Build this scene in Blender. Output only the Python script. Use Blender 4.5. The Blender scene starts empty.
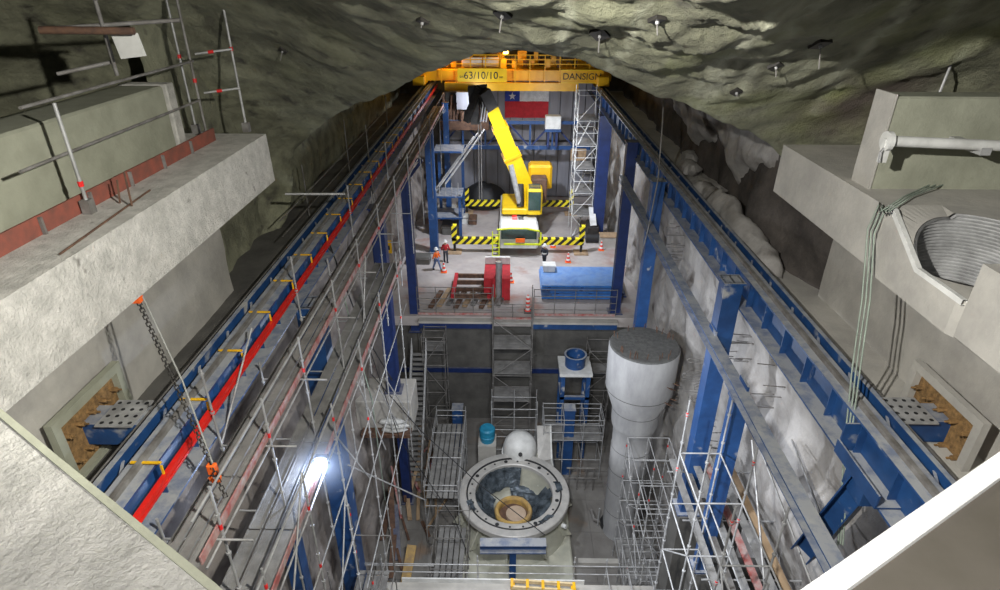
import bpy, bmesh, math, random
from mathutils import Vector as V, Matrix, noise
from mathutils.bvhtree import BVHTree
R_ = random.Random(7)
C = bpy.context.scene.collection
PI = math.pi
# ------------------------------------------------------------------ camera
CAM = Matrix(((0.99988842, -0.00892145, 0.01198105), (0.01475503, 0.4647833, -0.88530152), (0.00232958, 0.88537952, 0.46486307)))
def ray(px, py): return CAM @ V((px - 500.0, 295.0 - py, -600.0))
def A(px, py, x=None, y=None, z=None):
    d = ray(px, py)
    k = x / d.x if x is not None else (y / d.y if y is not None else z / d.z)
    return d * k
cd = bpy.data.cameras.new('camera'); cam = bpy.data.objects.new('camera', cd); C.objects.link(cam)
cam.matrix_world = CAM.to_4x4(); cd.sensor_width = 36; cd.lens = 21.6; cd.clip_start = 0.05; cd.clip_end = 300
bpy.context.scene.camera = cam
# ------------------------------------------------------------------ materials
def mat(name, col, col2=None, rough=0.7, metal=0.0, scale=3.0, bump=0.0, bscale=None, thr=(0.35, 0.65), dust=None, dustf=0.8, emit=None, estr=0, alpha=1, detail=5, dirt=None, streak=None):
    m = bpy.data.materials.new(name); m.use_nodes = True; nt = m.node_tree; N = nt.nodes; L = nt.links
    b = N['Principled BSDF']; b.inputs['Roughness'].default_value = rough; b.inputs['Metallic'].default_value = metal
    c2 = col2 or tuple(c * 0.72 for c in col)
    tc = N.new('ShaderNodeTexCoord'); n = N.new('ShaderNodeTexNoise'); n.inputs['Scale'].default_value = scale; n.inputs['Detail'].default_value = detail; n.inputs['Roughness'].default_value = 0.62
    mp = N.new('ShaderNodeMapping'); L.new(tc.outputs['Object'], mp.inputs['Vector']); L.new(mp.outputs['Vector'], n.inputs['Vector'])
    if streak: mp.inputs['Scale'].default_value = streak
    r = N.new('ShaderNodeMapRange'); r.inputs['From Min'].default_value = thr[0]; r.inputs['From Max'].default_value = thr[1]; L.new(n.outputs['Fac'], r.inputs['Value'])
    mx = N.new('ShaderNodeMix'); mx.data_type = 'RGBA'; mx.inputs[6].default_value = (*c2, 1); mx.inputs[7].default_value = (*col, 1); L.new(r.outputs['Result'], mx.inputs[0])
    out = mx.outputs[2]
    if dirt:
        n2 = N.new('ShaderNodeTexNoise'); n2.inputs['Scale'].default_value = dirt[1]; n2.inputs['Detail'].default_value = 8; L.new(tc.outputs['Object'], n2.inputs['Vector'])
        r2 = N.new('ShaderNodeMapRange'); r2.inputs['From Min'].default_value = dirt[2]; r2.inputs['From Max'].default_value = dirt[2] + 0.12; L.new(n2.outputs['Fac'], r2.inputs['Value'])
        m2 = N.new('ShaderNodeMix'); m2.data_type = 'RGBA'; m2.inputs[7].default_value = (*dirt[0], 1); L.new(out, m2.inputs[6]); L.new(r2.outputs['Result'], m2.inputs[0]); out = m2.outputs[2]
    if dust:
        g = N.new('ShaderNodeNewGeometry'); s = N.new('ShaderNodeSeparateXYZ'); L.new(g.outputs['True Normal'], s.inputs[0])
        r3 = N.new('ShaderNodeMapRange'); r3.inputs['From Min'].default_value = 0.6; r3.inputs['From Max'].default_value = 0.95; L.new(s.outputs['Z'], r3.inputs['Value'])
        n3 = N.new('ShaderNodeTexNoise'); n3.inputs['Scale'].default_value = 2.2; n3.inputs['Detail'].default_value = 7; n3.inputs['Roughness'].default_value = 0.7; L.new(tc.outputs['Object'], n3.inputs['Vector'])
        r4 = N.new('ShaderNodeMapRange'); r4.inputs['From Min'].default_value = 0.38; r4.inputs['From Max'].default_value = 0.56; r4.inputs['To Max'].default_value = dustf; r4.inputs['To Min'].default_value = dustf * 0.5; L.new(n3.outputs['Fac'], r4.inputs['Value'])
        mu = N.new('ShaderNodeMath'); mu.operation = 'MULTIPLY'; L.new(r3.outputs['Result'], mu.inputs[0]); L.new(r4.outputs['Result'], mu.inputs[1])
        m3 = N.new('ShaderNodeMix'); m3.data_type = 'RGBA'; m3.inputs[7].default_value = (*dust, 1); L.new(out, m3.inputs[6]); L.new(mu.outputs[0], m3.inputs[0]); out = m3.outputs[2]
    L.new(out, b.inputs['Base Color'])
    if bump:
        bp = N.new('ShaderNodeBump'); bp.inputs['Strength'].default_value = bump; bp.inputs['Distance'].default_value = 0.08
        nb = N.new('ShaderNodeTexNoise'); nb.inputs['Scale'].default_value = bscale or scale * 3; nb.inputs['Detail'].default_value = 8; nb.inputs['Roughness'].default_value = 0.68; L.new(tc.outputs['Object'], nb.inputs['Vector'])
        L.new(nb.outputs['Fac'], bp.inputs['Height']); L.new(bp.outputs['Normal'], b.inputs['Normal'])
    if emit:
        b.inputs['Emission Color'].default_value = (*emit, 1); b.inputs['Emission Strength'].default_value = estr
    if alpha < 1:
        b.inputs['Alpha'].default_value = alpha
    return m
def stripes(name, c1, c2, per=0.5, ang=0.0, axis='DIAG', width=0.5):
    m = mat(name, c1, c1, rough=0.6, scale=4); nt = m.node_tree; N = nt.nodes; L = nt.links; b = N['Principled BSDF']
    tc = N.new('ShaderNodeTexCoord'); s = N.new('ShaderNodeSeparateXYZ'); L.new(tc.outputs['Object'], s.inputs[0])
    if axis == 'Z': val = s.outputs['Z']
    else:
        a = N.new('ShaderNodeMath'); a.operation = 'SUBTRACT'; L.new(s.outputs['X'], a.inputs[0]); L.new(s.outputs['Z'], a.inputs[1]); val = a.outputs[0]
    d = N.new('ShaderNodeMath'); d.operation = 'DIVIDE'; L.new(val, d.inputs[0]); d.inputs[1].default_value = per
    f = N.new('ShaderNodeMath'); f.operation = 'FRACT'; L.new(d.outputs[0], f.inputs[0])
    g = N.new('ShaderNodeMath'); g.operation = 'GREATER_THAN'; L.new(f.outputs[0], g.inputs[0]); g.inputs[1].default_value = width
    mx = N.new('ShaderNodeMix'); mx.data_type = 'RGBA'; mx.inputs[6].default_value = (*c1, 1); mx.inputs[7].default_value = (*c2, 1); L.new(g.outputs[0], mx.inputs[0]); L.new(mx.outputs[2], b.inputs['Base Color'])
    return m
M = {}
DUST = (0.38, 0.38, 0.37)
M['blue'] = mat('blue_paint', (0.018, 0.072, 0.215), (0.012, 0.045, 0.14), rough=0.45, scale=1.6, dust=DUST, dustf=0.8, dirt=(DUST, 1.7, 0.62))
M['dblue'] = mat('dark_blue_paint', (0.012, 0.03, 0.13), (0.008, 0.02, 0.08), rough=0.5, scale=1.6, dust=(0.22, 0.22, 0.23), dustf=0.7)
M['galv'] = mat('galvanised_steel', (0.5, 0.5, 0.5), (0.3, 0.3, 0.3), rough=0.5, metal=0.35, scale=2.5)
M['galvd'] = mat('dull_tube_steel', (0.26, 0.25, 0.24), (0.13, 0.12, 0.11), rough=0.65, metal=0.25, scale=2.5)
M['red'] = mat('red_paint', (0.72, 0.02, 0.012), (0.5, 0.015, 0.01), rough=0.4, scale=2)
M['redband'] = mat('red_band', (0.75, 0.02, 0.02), rough=0.5)
M['plank'] = mat('perforated_steel_plank', (0.27, 0.265, 0.255), (0.155, 0.15, 0.145), rough=0.7, metal=0.1, scale=1.5, bump=0.3, bscale=25)
M['toe'] = mat('worn_red_toe_board', (0.34, 0.09, 0.08), (0.4, 0.33, 0.31), rough=0.8, scale=3)
M['board'] = mat('pale_timber', (0.42, 0.29, 0.17), (0.26, 0.18, 0.11), rough=0.85, scale=3, streak=(1, 0.2, 1))
M['conc'] = mat('cast_concrete', (0.46, 0.44, 0.40), (0.34, 0.325, 0.30), rough=0.9, scale=0.9, bump=0.25, bscale=6)
M['concg'] = mat('green_tinged_concrete', (0.33, 0.335, 0.26), (0.25, 0.255, 0.195), rough=0.9, scale=1.1, bump=0.3, bscale=6)
M['concw'] = mat('white_limed_concrete', (0.62, 0.60, 0.56), (0.42, 0.41, 0.38), rough=0.9, scale=3.0, bump=0.8, bscale=14, dirt=((0.18, 0.17, 0.15), 3.5, 0.66))
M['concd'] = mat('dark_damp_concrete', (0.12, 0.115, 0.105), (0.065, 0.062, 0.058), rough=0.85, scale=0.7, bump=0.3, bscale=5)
M['concs'] = mat('smooth_column_concrete', (0.40, 0.40, 0.40), (0.29, 0.29, 0.295), rough=0.85, scale=1.5, bump=0.15, bscale=9, streak=(1, 1, 0.35))
M['capg'] = mat('rough_grey_grout', (0.13, 0.13, 0.125), (0.08, 0.08, 0.078), rough=0.95, scale=5, bump=0.6, bscale=18)
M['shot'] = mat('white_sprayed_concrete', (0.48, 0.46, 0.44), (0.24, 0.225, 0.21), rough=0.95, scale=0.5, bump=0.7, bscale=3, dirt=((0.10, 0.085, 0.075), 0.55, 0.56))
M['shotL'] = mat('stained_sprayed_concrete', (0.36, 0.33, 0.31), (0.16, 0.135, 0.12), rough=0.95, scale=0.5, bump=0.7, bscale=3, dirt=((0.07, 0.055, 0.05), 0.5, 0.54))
M['rockshade'] = mat('shaded_rock', (0.11, 0.095, 0.085), (0.035, 0.03, 0.028), rough=0.95, scale=0.6, bump=0.9, bscale=3)  # shade of the right wall recess painted into the rock colour
M['deck'] = mat('dusty_concrete_floor', (0.44, 0.40, 0.38), (0.30, 0.27, 0.26), rough=0.9, scale=0.5, dirt=((0.30, 0.17, 0.14), 0.35, 0.58))
M['yellow'] = mat('yellow_paint', (0.85, 0.48, 0.01), (0.7, 0.38, 0.01), rough=0.4, scale=1)
M['cryel'] = mat('crane_yellow', (0.88, 0.60, 0.01), (0.75, 0.48, 0.01), rough=0.4, scale=1)
M['lime'] = mat('fluorescent_yellow', (0.75, 0.85, 0.02), rough=0.5)
M['orange'] = mat('hi_vis_orange', (0.9, 0.16, 0.01), (0.75, 0.11, 0.01), rough=0.7)
M['black'] = mat('black_rubber', (0.02, 0.02, 0.022), rough=0.6)
M['dark'] = mat('dark_greasy_steel', (0.05, 0.045, 0.04), (0.02, 0.02, 0.02), rough=0.5, metal=0.3, scale=3)
M['brown'] = mat('rusty_brown_steel', (0.16, 0.085, 0.05), (0.07, 0.04, 0.03), rough=0.8, scale=4)
M['rust'] = mat('rusted_anchor', (0.33, 0.19, 0.07), (0.13, 0.075, 0.03), rough=0.85, scale=8, bump=0.4)
M['white'] = mat('white_paint', (0.68, 0.68, 0.66), (0.5, 0.5, 0.48), rough=0.5, scale=1.5)
M['cream'] = mat('cream_epoxy', (0.50, 0.49, 0.40), (0.36, 0.36, 0.30), rough=0.55, scale=1.2)
M['ringm'] = mat('machined_pale_steel', (0.50, 0.48, 0.45), (0.38, 0.37, 0.35), rough=0.45, metal=0.2, scale=2)
M['foil'] = mat('crumpled_dark_sheeting', (0.14, 0.17, 0.20), (0.03, 0.04, 0.05), rough=0.22, metal=0.4, scale=2.5, bump=1.0, bscale=4)
M['ochre'] = mat('ochre_ring_paint', (0.56, 0.36, 0.10), (0.30, 0.20, 0.10), rough=0.5, scale=2)
M['tan'] = mat('dusty_tan_disc', (0.5, 0.38, 0.28), (0.4, 0.3, 0.22), rough=0.8, scale=2)
M['glass'] = mat('dark_cab_glass', (0.05, 0.09, 0.08), rough=0.1)
M['sack'] = mat('white_woven_sack', (0.62, 0.62, 0.6), (0.45, 0.45, 0.43), rough=0.9, bump=0.4)
M['tarp'] = mat('blue_sheet_steel', (0.04, 0.2, 0.58), (0.03, 0.13, 0.42), rough=0.4, scale=1.5, dust=(0.3, 0.42, 0.6), dustf=0.5)
M['panel'] = mat('grey_ribbed_cladding', (0.27, 0.27, 0.30), (0.2, 0.2, 0.225), rough=0.6, scale=0.8, streak=(2, 1, 0.3))
M['teal'] = mat('teal_plastic', (0.02, 0.25, 0.42), rough=0.5)
M['flagred'] = mat('flag_red', (0.5, 0.02, 0.03), rough=0.8); M['flagblue'] = mat('flag_blue', (0.03, 0.06, 0.35), rough=0.8); M['flagwhite'] = mat('flag_white', (0.7, 0.7, 0.7), rough=0.8)
M['skin'] = mat('skin', (0.5, 0.3, 0.2), rough=0.6); M['jean'] = mat('denim', (0.12, 0.17, 0.32), (0.08, 0.11, 0.2), rough=0.9)
M['darkcloth'] = mat('dark_workwear', (0.04, 0.045, 0.06), rough=0.9)
M['hvblack'] = stripes('yellow_black_stripes', (0.85, 0.7, 0.02), (0.015, 0.015, 0.015), 0.62)
M['redwhite'] = stripes('red_white_bands', (0.8, 0.05, 0.03), (0.8, 0.8, 0.78), 0.3, axis='Z')
M['lamp'] = mat('lit_lamp_face', (1, 1, 1), emit=(0.62, 0.75, 1.0), estr=60)
M['tube'] = mat('lit_tube', (1, 1, 1), emit=(0.9, 0.95, 1.0), estr=9)
M['sodium'] = mat('lit_sodium_lens', (1, 0.8, 0.4), emit=(1.0, 0.5, 0.06), estr=25)
M['bwhite'] = mat('fresh_white_edge', (0.88, 0.88, 0.87), (0.84, 0.84, 0.83), rough=0.6)
M['creamy'] = mat('cream_paint', (0.72, 0.58, 0.36), (0.55, 0.42, 0.22), rough=0.6)
M['shadebrown'] = mat('shaded_parapet_brown', (0.125, 0.11, 0.09), (0.10, 0.088, 0.07), rough=0.8, scale=2)  # brown carries the shade lying on the right parapet
M['cable'] = mat('pale_green_cable', (0.30, 0.36, 0.30), rough=0.6); M['rope'] = mat('grey_rope', (0.3, 0.3, 0.28), rough=0.8)
# shotcrete vault: green-grey sprayed concrete, painted lime streaks through an attribute
def vault_mat():
    m = mat('green_grey_sprayed_rock', (0.27, 0.27, 0.185), (0.14, 0.138, 0.095), rough=0.95, scale=1.1, bump=1.0, bscale=5.0, detail=9, thr=(0.36, 0.62), dirt=((0.08, 0.075, 0.06), 1.3, 0.6))
    nt = m.node_tree; N = nt.nodes; L = nt.links; b = N['Principled BSDF']
    src = b.inputs['Base Color'].links[0].from_socket
    at = N.new('ShaderNodeAttribute'); at.attribute_name = 'stain'
    s = N.new('ShaderNodeSeparateColor'); L.new(at.outputs['Color'], s.inputs[0])
    prev = src
    for i, c in enumerate([(0.50, 0.50, 0.38), (0.13, 0.095, 0.085), (0.33, 0.37, 0.10)]):
        mx = N.new('ShaderNodeMix'); mx.data_type = 'RGBA'; mx.inputs[7].default_value = (*c, 1); L.new(prev, mx.inputs[6]); L.new(s.outputs[i], mx.inputs[0]); prev = mx.outputs[2]
    L.new(prev, b.inputs['Base Color'])
    return m
M['vault'] = vault_mat()
# ------------------------------------------------------------------ mesh builder
class MB:
    def __init__(s): s.v = []; s.f = []
    def add(s, vs, fs):
        o = len(s.v); s.v += [V(p) for p in vs]; s.f += [tuple(i + o for i in f) for f in fs]; return s
    def hexa(s, p):   # 8 points: bottom 4 ccw, top 4 ccw
        return s.add(p, [(3, 2, 1, 0), (4, 5, 6, 7), (0, 1, 5, 4), (1, 2, 6, 5), (2, 3, 7, 6), (3, 0, 4, 7)])
    def bx(s, x0, x1, y0, y1, z0, z1):
        return s.hexa([(x0, y0, z0), (x1, y0, z0), (x1, y1, z0), (x0, y1, z0), (x0, y0, z1), (x1, y0, z1), (x1, y1, z1), (x0, y1, z1)])
    def cbx(s, x0, x1, y0, y1, z0, z1, c=0.02):   # box with chamfered vertical and top edges
        a = [(x0 + c, y0), (x1 - c, y0), (x1, y0 + c), (x1, y1 - c), (x1 - c, y1), (x0 + c, y1), (x0, y1 - c), (x0, y0 + c)]
        i = [(x0 + c, y0 + c), (x1 - c, y0 + c), (x1 - c, y0 + c), (x1 - c, y1 - c), (x1 - c, y1 - c), (x0 + c, y1 - c), (x0 + c, y1 - c), (x0 + c, y0 + c)]
        vs = [(p[0], p[1], z0) for p in a] + [(p[0], p[1], z1 - c) for p in a] + [(p[0], p[1], z1) for p in i]
        fs = [tuple(range(7, -1, -1))]
        for r in (0, 8):
            for k in range(8): fs.append((r + k, r + (k + 1) % 8, r + 8 + (k + 1) % 8, r + 8 + k))
        fs.append(tuple(range(16, 24)))
        return s.add(vs, fs)
    def bar(s, p, q, w, h, up=(0, 0, 1), off=(0, 0)):
        p = V(p); q = V(q); d = (q - p).normalized(); u = V(up)
        if abs(d.dot(u)) > 0.98: u = V((0, 1, 0))
        r = d.cross(u).normalized(); u = r.cross(d).normalized(); o = r * off[0] + u * off[1]
        c = [o - r * w / 2 - u * h / 2, o + r * w / 2 - u * h / 2, o + r * w / 2 + u * h / 2, o - r * w / 2 + u * h / 2]
        return s.hexa([p + k for k in c][::-1] + [q + k for k in c][::-1])
    def ibeam(s, p, q, w, h, t=0.03, up=(0, 0, 1)):
        s.bar(p, q, w, t, up, (0, h / 2 - t / 2)); s.bar(p, q, w, t, up, (0, -h / 2 + t / 2)); return s.bar(p, q, t, h - 2 * t, up)
    def tube(s, p, q, r, n=8, r2=None, cap=True):
        p = V(p); q = V(q); r2 = r if r2 is None else r2; d = (q - p)
        if d.length < 1e-6: return s
        d.normalize(); u = V((0, 0, 1)) if abs(d.z) < 0.9 else V((1, 0, 0)); a = d.cross(u).normalized(); b = a.cross(d)
        ring = [a * math.cos(2 * PI * k / n) + b * math.sin(2 * PI * k / n) for k in range(n)]
        s.add([p + k * r for k in ring] + [q + k * r2 for k in ring], [(k, (k + 1) % n, n + (k + 1) % n, n + k) for k in range(n)])
        if cap:
            s.add([p + k * r for k in ring], [tuple(range(n - 1, -1, -1))]); s.add([q + k * r2 for k in ring], [tuple(range(n))])
        return s
    def path(s, pts, r, n=6):
        pts = [V(p) for p in pts]; o = len(s.v); m = len(pts); pa = None
        for i, p in enumerate(pts):
            d = (pts[min(i + 1, m - 1)] - pts[max(i - 1, 0)]).normalized()
            if pa is None: pa = d.orthogonal().normalized()
            pa = (pa - d * pa.dot(d)).normalized(); b = d.cross(pa)
            s.v += [p + (pa * math.cos(2 * PI * k / n) + b * math.sin(2 * PI * k / n)) * r for k in range(n)]
        for i in range(m - 1):
            for k in range(n): s.f.append((o + i * n + k, o + i * n + (k + 1) % n, o + (i + 1) * n + (k + 1) % n, o + (i + 1) * n + k))
        return s
    def lathe(s, prof, c=(0, 0, 0), n=32, mtx=None, wob=None):
        o = len(s.v); c = V(c)
        for j, (r, z) in enumerate(prof):
            for k in range(n):
                a = 2 * PI * k / n; rr = r * (1 + (wob(a, j) if wob else 0)); p = V((rr * math.cos(a), rr * math.sin(a), z))
                s.v.append(c + (mtx @ p if mtx else p))
        for j in range(len(prof) - 1):
            for k in range(n): s.f.append((o + j * n + k, o + j * n + (k + 1) % n, o + (j + 1) * n + (k + 1) % n, o + (j + 1) * n + k))
        return s
    def grid(s, fn, nu, nv):
        o = len(s.v)
        for i in range(nu + 1):
            for j in range(nv + 1): s.v.append(V(fn(i / nu, j / nv)))
        w = nv + 1
        for i in range(nu):
            for j in range(nv): s.f.append((o + i * w + j, o + (i + 1) * w + j, o + (i + 1) * w + j + 1, o + i * w + j + 1))
        return s
    def build(s, name, m, parent=None, org=None, smooth=False, fix=False):
        if parent is not None: o0 = ORG[parent.name]
        elif org is not None: o0 = V(org)
        else:
            xs = [p.x for p in s.v]; ys = [p.y for p in s.v]; o0 = V(((min(xs) + max(xs)) / 2, (min(ys) + max(ys)) / 2, min(p.z for p in s.v)))
        me = bpy.data.meshes.new(name); me.from_pydata([p - o0 for p in s.v], [], s.f); me.materials.append(M[m])
        if smooth: me.polygons.foreach_set('use_smooth', [True] * len(me.polygons))
        me.update(); ob = bpy.data.objects.new(name, me); C.objects.link(ob)
        if parent is not None: ob.parent = parent
        else: ob.location = o0
        ORG[ob.name] = o0
        return ob
ORG = {}
def tag(o, label=None, cat=None, group=None, kind=None):
    if label: o['label'] = label
    if cat: o['category'] = cat
    if group: o['group'] = group
    if kind: o['kind'] = kind
    return o
def thing(name, label, cat, loc, group=None):
    o = bpy.data.objects.new(name, None); C.objects.link(o); o.location = loc; ORG[o.name] = V(loc); o.empty_display_size = 0.2
    return tag(o, label, cat, group)
def struct(name, mb, m, smooth=False, label=None): return tag(mb.build(name, m, smooth=smooth), label, None, None, 'structure')
def hollow(col): pass
def nz(x, y, z, s=1.0, amp=1.0): return noise.fractal(V((x * s, y * s, z * s)), 0.9, 2.1, 5) * amp
def tube_obj(name, p, q, m, parent, r=0.025): return MB().tube(p, q, r, 7).build(name, m, parent, smooth=True)
# ------------------------------------------------------------------ ceiling
LPX = [(120, 470), (225, 310), (263, 252), (284, 221), (291, 186), (293, 157), (312, 133), (340, 110), (400, 86), (450, 63), (500, 51), (560, 58), (600, 72), (640, 88), (700, 108), (745, 130), (790, 165), (822, 215), (850, 290), (880, 380)]
LY = [17, 19, 22.5, 24, 24.5, 24.5, 24, 22.5, 19.0, 15.8, 14, 14, 14.2, 14.6, 15.6, 16.6, 18, 19, 19, 19]
LS = [.3, .5, .9, 1.1, 1.15, 1.15, 1.1, 1.0, .75, .45, .27, .27, .32, .4, .6, .9, 1.3, 1.3, .9, .6]
LIP = [A(px, py, y=yy) for (px, py), yy in zip(LPX, LY)]
def lip(t):
    f = t * (len(LIP) - 1); i = min(int(f), len(LIP) - 2); k = f - i; a, b = LIP[max(0, i - 1)], LIP[min(len(LIP) - 1, i + 2)]; p, q = LIP[i], LIP[i + 1]
    return 0.5 * ((2 * p) + (q - a) * k + (2 * a - 5 * p + 4 * q - b) * k * k + (3 * p - a - 3 * q + b) * k ** 3), LS[i] * (1 - k) + LS[i + 1] * k
def ceil_pt(t, s):
    p, sl = lip(t); q = lip(min(1, t + 0.03))[0] - lip(max(0, t - 0.03))[0]; n = V((-q.z, 0, q.x)).normalized(); ly = p.y
    if s < 0.6:      # splayed face toward the gallery opening
        k = (0.6 - s) / 0.6; d = k * 13.2; off = d * sl * (1 - 0.25 * k) + 0.25 * k; y = ly - d
    elif s < 0.66: k = (s - 0.6) / 0.06; y = ly + k * 0.9; off = 0.9 * k ** 1.6
    else: k = (s - 0.66) / 0.34; y = ly + 0.9 + k * (58.5 - ly - 0.9); off = 0.9 + 0.9 * min(1, k * 5)
    w = nz(p.x, y, p.z, 0.28, 0.5) + nz(p.x + 9, y, p.z, 0.9, 0.22) + nz(p.x, y + 5, p.z, 2.6, 0.07) - abs(nz(p.x + 3, y, p.z + 4, 0.5, 0.28)) + nz(p.x + 3, y * 1.5, p.z, 1.4, 0.10)
    if s < 0.66: w *= 0.35 + 0.65 * min(1, abs(s - 0.6) / 0.1)
    r = p + n * (off + w * 0.7); return V((r.x, y, r.z))
cb = MB().grid(ceil_pt, 260, 220)
ceiling = struct('ceiling', cb, 'vault', smooth=True)
ca = ceiling.data.color_attributes.new('stain', 'FLOAT_COLOR', 'POINT')
def bump01(d, w): return max(0.0, 1 - (d / w) ** 2)
co = ORG[ceiling.name]
for i, v in enumerate(ceiling.data.vertices):
    p = v.co + co; st = 0
    if p.y < 16:
        for x0, w, a in ((1.12, 0.16, 1.0), (2.25, 0.13, 0.7), (4.5, 0.42, 0.8), (5.15, 0.22, 0.6), (7.3, 0.24, 0.95), (8.6, 0.4, 0.45), (6.2, 0.6, 0.25), (0.2, 0.5, 0.15), (9.8, 0.3, 0.5)):
            xx = x0 * (0.5 + 0.5 * p.y / 14)
            st = max(st, a * bump01(abs(p.x - xx + nz(p.y, x0, 0, 0.6, 0.22)), w) * (0.75 + 1.0 * nz(p.x * 5, p.y * 0.9, p.z, 1.6, 1)))
    br = 0; gr = 0
    pk = A(862, 112, y=15.5); d = (p - pk).length
    if d < 2.2: br = bump01(d, 2.0) * 0.9
    pk = A(838, 110, y=15.0); gr = bump01((p - pk).length, 0.7) * 0.9
    gr = max(gr, 0.35 * max(0, nz(p.x, p.y, p.z, 0.5, 1.2)) * (1 if p.x > 3 else 0.25))
    ca.data[i].color = (max(0, min(1, st)), max(0, br - gr), min(1, gr), 1)
dg = [tuple(v) for v in cb.v]
bvh = BVHTree.FromPolygons(cb.v, cb.f)
# rock bolts with square plates in the vault
for k, (px, py, a, lab) in enumerate([(423, 20, 0.2, 'dark square rock bolt plate in the vault left of the lime streak'), (503, 13, 0.1, 'dark square rock bolt plate high above the travelling crane'), (600, 33, 0, 'rock bolt plate at the foot of a white lime streak'), (657, 18, 0.3, 'large rock bolt plate with bright bolt head, upper centre right of the vault'), (775, 65, 0, 'rock bolt plate with long protruding bar in the right vault'), (820, 43, 0.5, 'dark rock bolt hole plate where vault folds meet at the right'), (736, 91, 0.3, 'small rock bolt plate low on the vault lip at the right'), (283, 50, 0.3, 'rock bolt plate in the dark left vault beside the scaffold pole')]):
    h, n, _, _ = bvh.ray_cast(V((0, 0, 0)), ray(px, py).normalized())
    if h is None: continue
    if n.dot(h) > 0: n = -n
    t = thing('rock_bolt', lab, 'rock bolt', h, 'rock bolts in the vault')
    u = n.orthogonal().normalized(); w = n.cross(u); u2 = u * math.cos(a) + w * math.sin(a); w2 = n.cross(u2); s_ = 0.10 + 0.02 * (k % 3)
    MB().hexa([h + n * b + u2 * i * s_ + w2 * j * s_ for b in (-0.01, 0.05) for i, j in ((-1, -1), (1, -1), (1, 1), (-1, 1))]).build('plate', 'dark', t)
    MB().tube(h + n * 0.05, h + n * 0.09, 0.03, 6).build('nut', 'galv', t)
    MB().tube(h + n * 0.09, h + n * (0.15 + 0.1 * (k % 2)) - V((0, 0, 0.1 * (k % 3))), 0.012, 6).build('bolt_shank', 'galvd', t)
# ------------------------------------------------------------------ walls
def rockwall(name, xf, y0, y1, z0, z1, m, amp=0.35, sc=0.35, nu=90, nv=50, seed=0):
    def fn(u, v):
        y = y0 + (y1 - y0) * u; z = z0 + (z1 - z0) * v; x = xf(y, z)
        return (x + nz(x * 0 + seed, y, z, sc, amp), y + nz(y, z, seed, sc, amp * 0.4), z)
    return struct(name, MB().grid(fn, nu, nv), m, smooth=True)
rockwall('wall_left', lambda y, z: -9.25 - (0.9 if y > 19 else 0) - max(0, z + 8) * 0.05, 4.5, 18, -9.6, -5.4, 'conc', 0.10, 0.25, 60, 12, 3)
rockwall('wall_left', lambda y, z: -10.0 - max(0, z + 8) * 0.05, 17.8, 58, -9.6, -1.0, 'vault', 0.4, 0.3, 90, 30, 4)
rockwall('wall_right', lambda y, z: 10.1 + max(0, z + 8) * 0.05 - 0.5 * math.exp(-((y - 22) / 4) ** 2), 4.5, 17.3, -9.6, -5.4, 'conc', 0.12, 0.25, 60, 14, 8)
rockwall('wall_right', lambda y, z: 10.3 + max(0, z + 8) * 0.05 - 0.7 * math.exp(-((y - 22) / 4) ** 2), 17.0, 58, -9.6, -1.0, 'rockshade', 0.45, 0.33, 110, 30, 7)
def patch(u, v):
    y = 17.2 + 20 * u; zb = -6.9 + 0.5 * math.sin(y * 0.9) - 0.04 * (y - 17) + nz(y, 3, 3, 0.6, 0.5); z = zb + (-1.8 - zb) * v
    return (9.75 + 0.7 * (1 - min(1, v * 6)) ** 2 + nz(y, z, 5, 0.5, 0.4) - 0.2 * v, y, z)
struct('wall_right_lit_patch', MB().grid(patch, 90, 30), 'shot', smooth=True)  # pale sheet paints the lit upper part of the right wall
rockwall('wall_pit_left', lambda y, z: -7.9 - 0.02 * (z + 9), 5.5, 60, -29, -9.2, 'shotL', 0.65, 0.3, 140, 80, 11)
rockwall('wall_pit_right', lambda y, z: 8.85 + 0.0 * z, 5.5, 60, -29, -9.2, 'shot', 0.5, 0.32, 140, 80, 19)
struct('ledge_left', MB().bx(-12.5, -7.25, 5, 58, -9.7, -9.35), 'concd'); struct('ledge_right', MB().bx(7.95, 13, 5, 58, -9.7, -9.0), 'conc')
# back wall with ribbed cladding
bw = MB().bx(-12, 13, 57.5, 57.8, -29, 1)
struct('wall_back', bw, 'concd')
cl = MB(); x = -5.6
while x < 7.2:
    cl.bx(x + 0.02, x + 1.1, 57.2 - 0.03, 57.4, -18.9, -13.6); cl.bx(x + 0.02, x + 1.1, 57.2, 57.45, -13.4, -6.0); x += 1.15
struct('wall_cladding', cl, 'panel')
# deck, wall below the deck, pit floor
dk = MB().bx(-9.5, 10.5, 33.2, 57.6, -19.7, -19.0); struct('floor_deck', dk, 'deck')
fw = MB().bx(-9.5, 10.5, 34.2, 34.6, -28.1, -19.7)
for zz in (-22.6, -24.3, -26.2): fw.bx(-9.5, 10.5, 34.17, 34.2, zz, zz + 0.04)
for xx in range(-8, 9, 2): fw.bx(xx, xx + 0.05, 34.17, 34.2, -28, -19.7)
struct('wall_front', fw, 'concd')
M['pitf'] = mat('wet_pit_floor', (0.22, 0.21, 0.195), (0.14, 0.13, 0.12), rough=0.75, scale=0.6, bump=0.2, bscale=5, dirt=((0.22, 0.15, 0.10), 0.5, 0.6))
pf = MB().bx(-9.5, 10.5, 4, 34.4, -28.6, -28.04)
x = -9.5
while x < 10.4:
    y = 5.0
    while y < 34: pf.bx(x + 0.012, min(10.5, x + 1.188), y + 0.012, min(34.3, y + 2.388), -28.04, -28.0); y += 2.4
    x += 1.2
struct('floor_pit', pf, 'pitf')
# end wall behind and below the viewpoint, closes the pit
struct('wall_near', MB().bx(-14, 15, 3.6, 4.4, -29, -6.2), 'concd')
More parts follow.
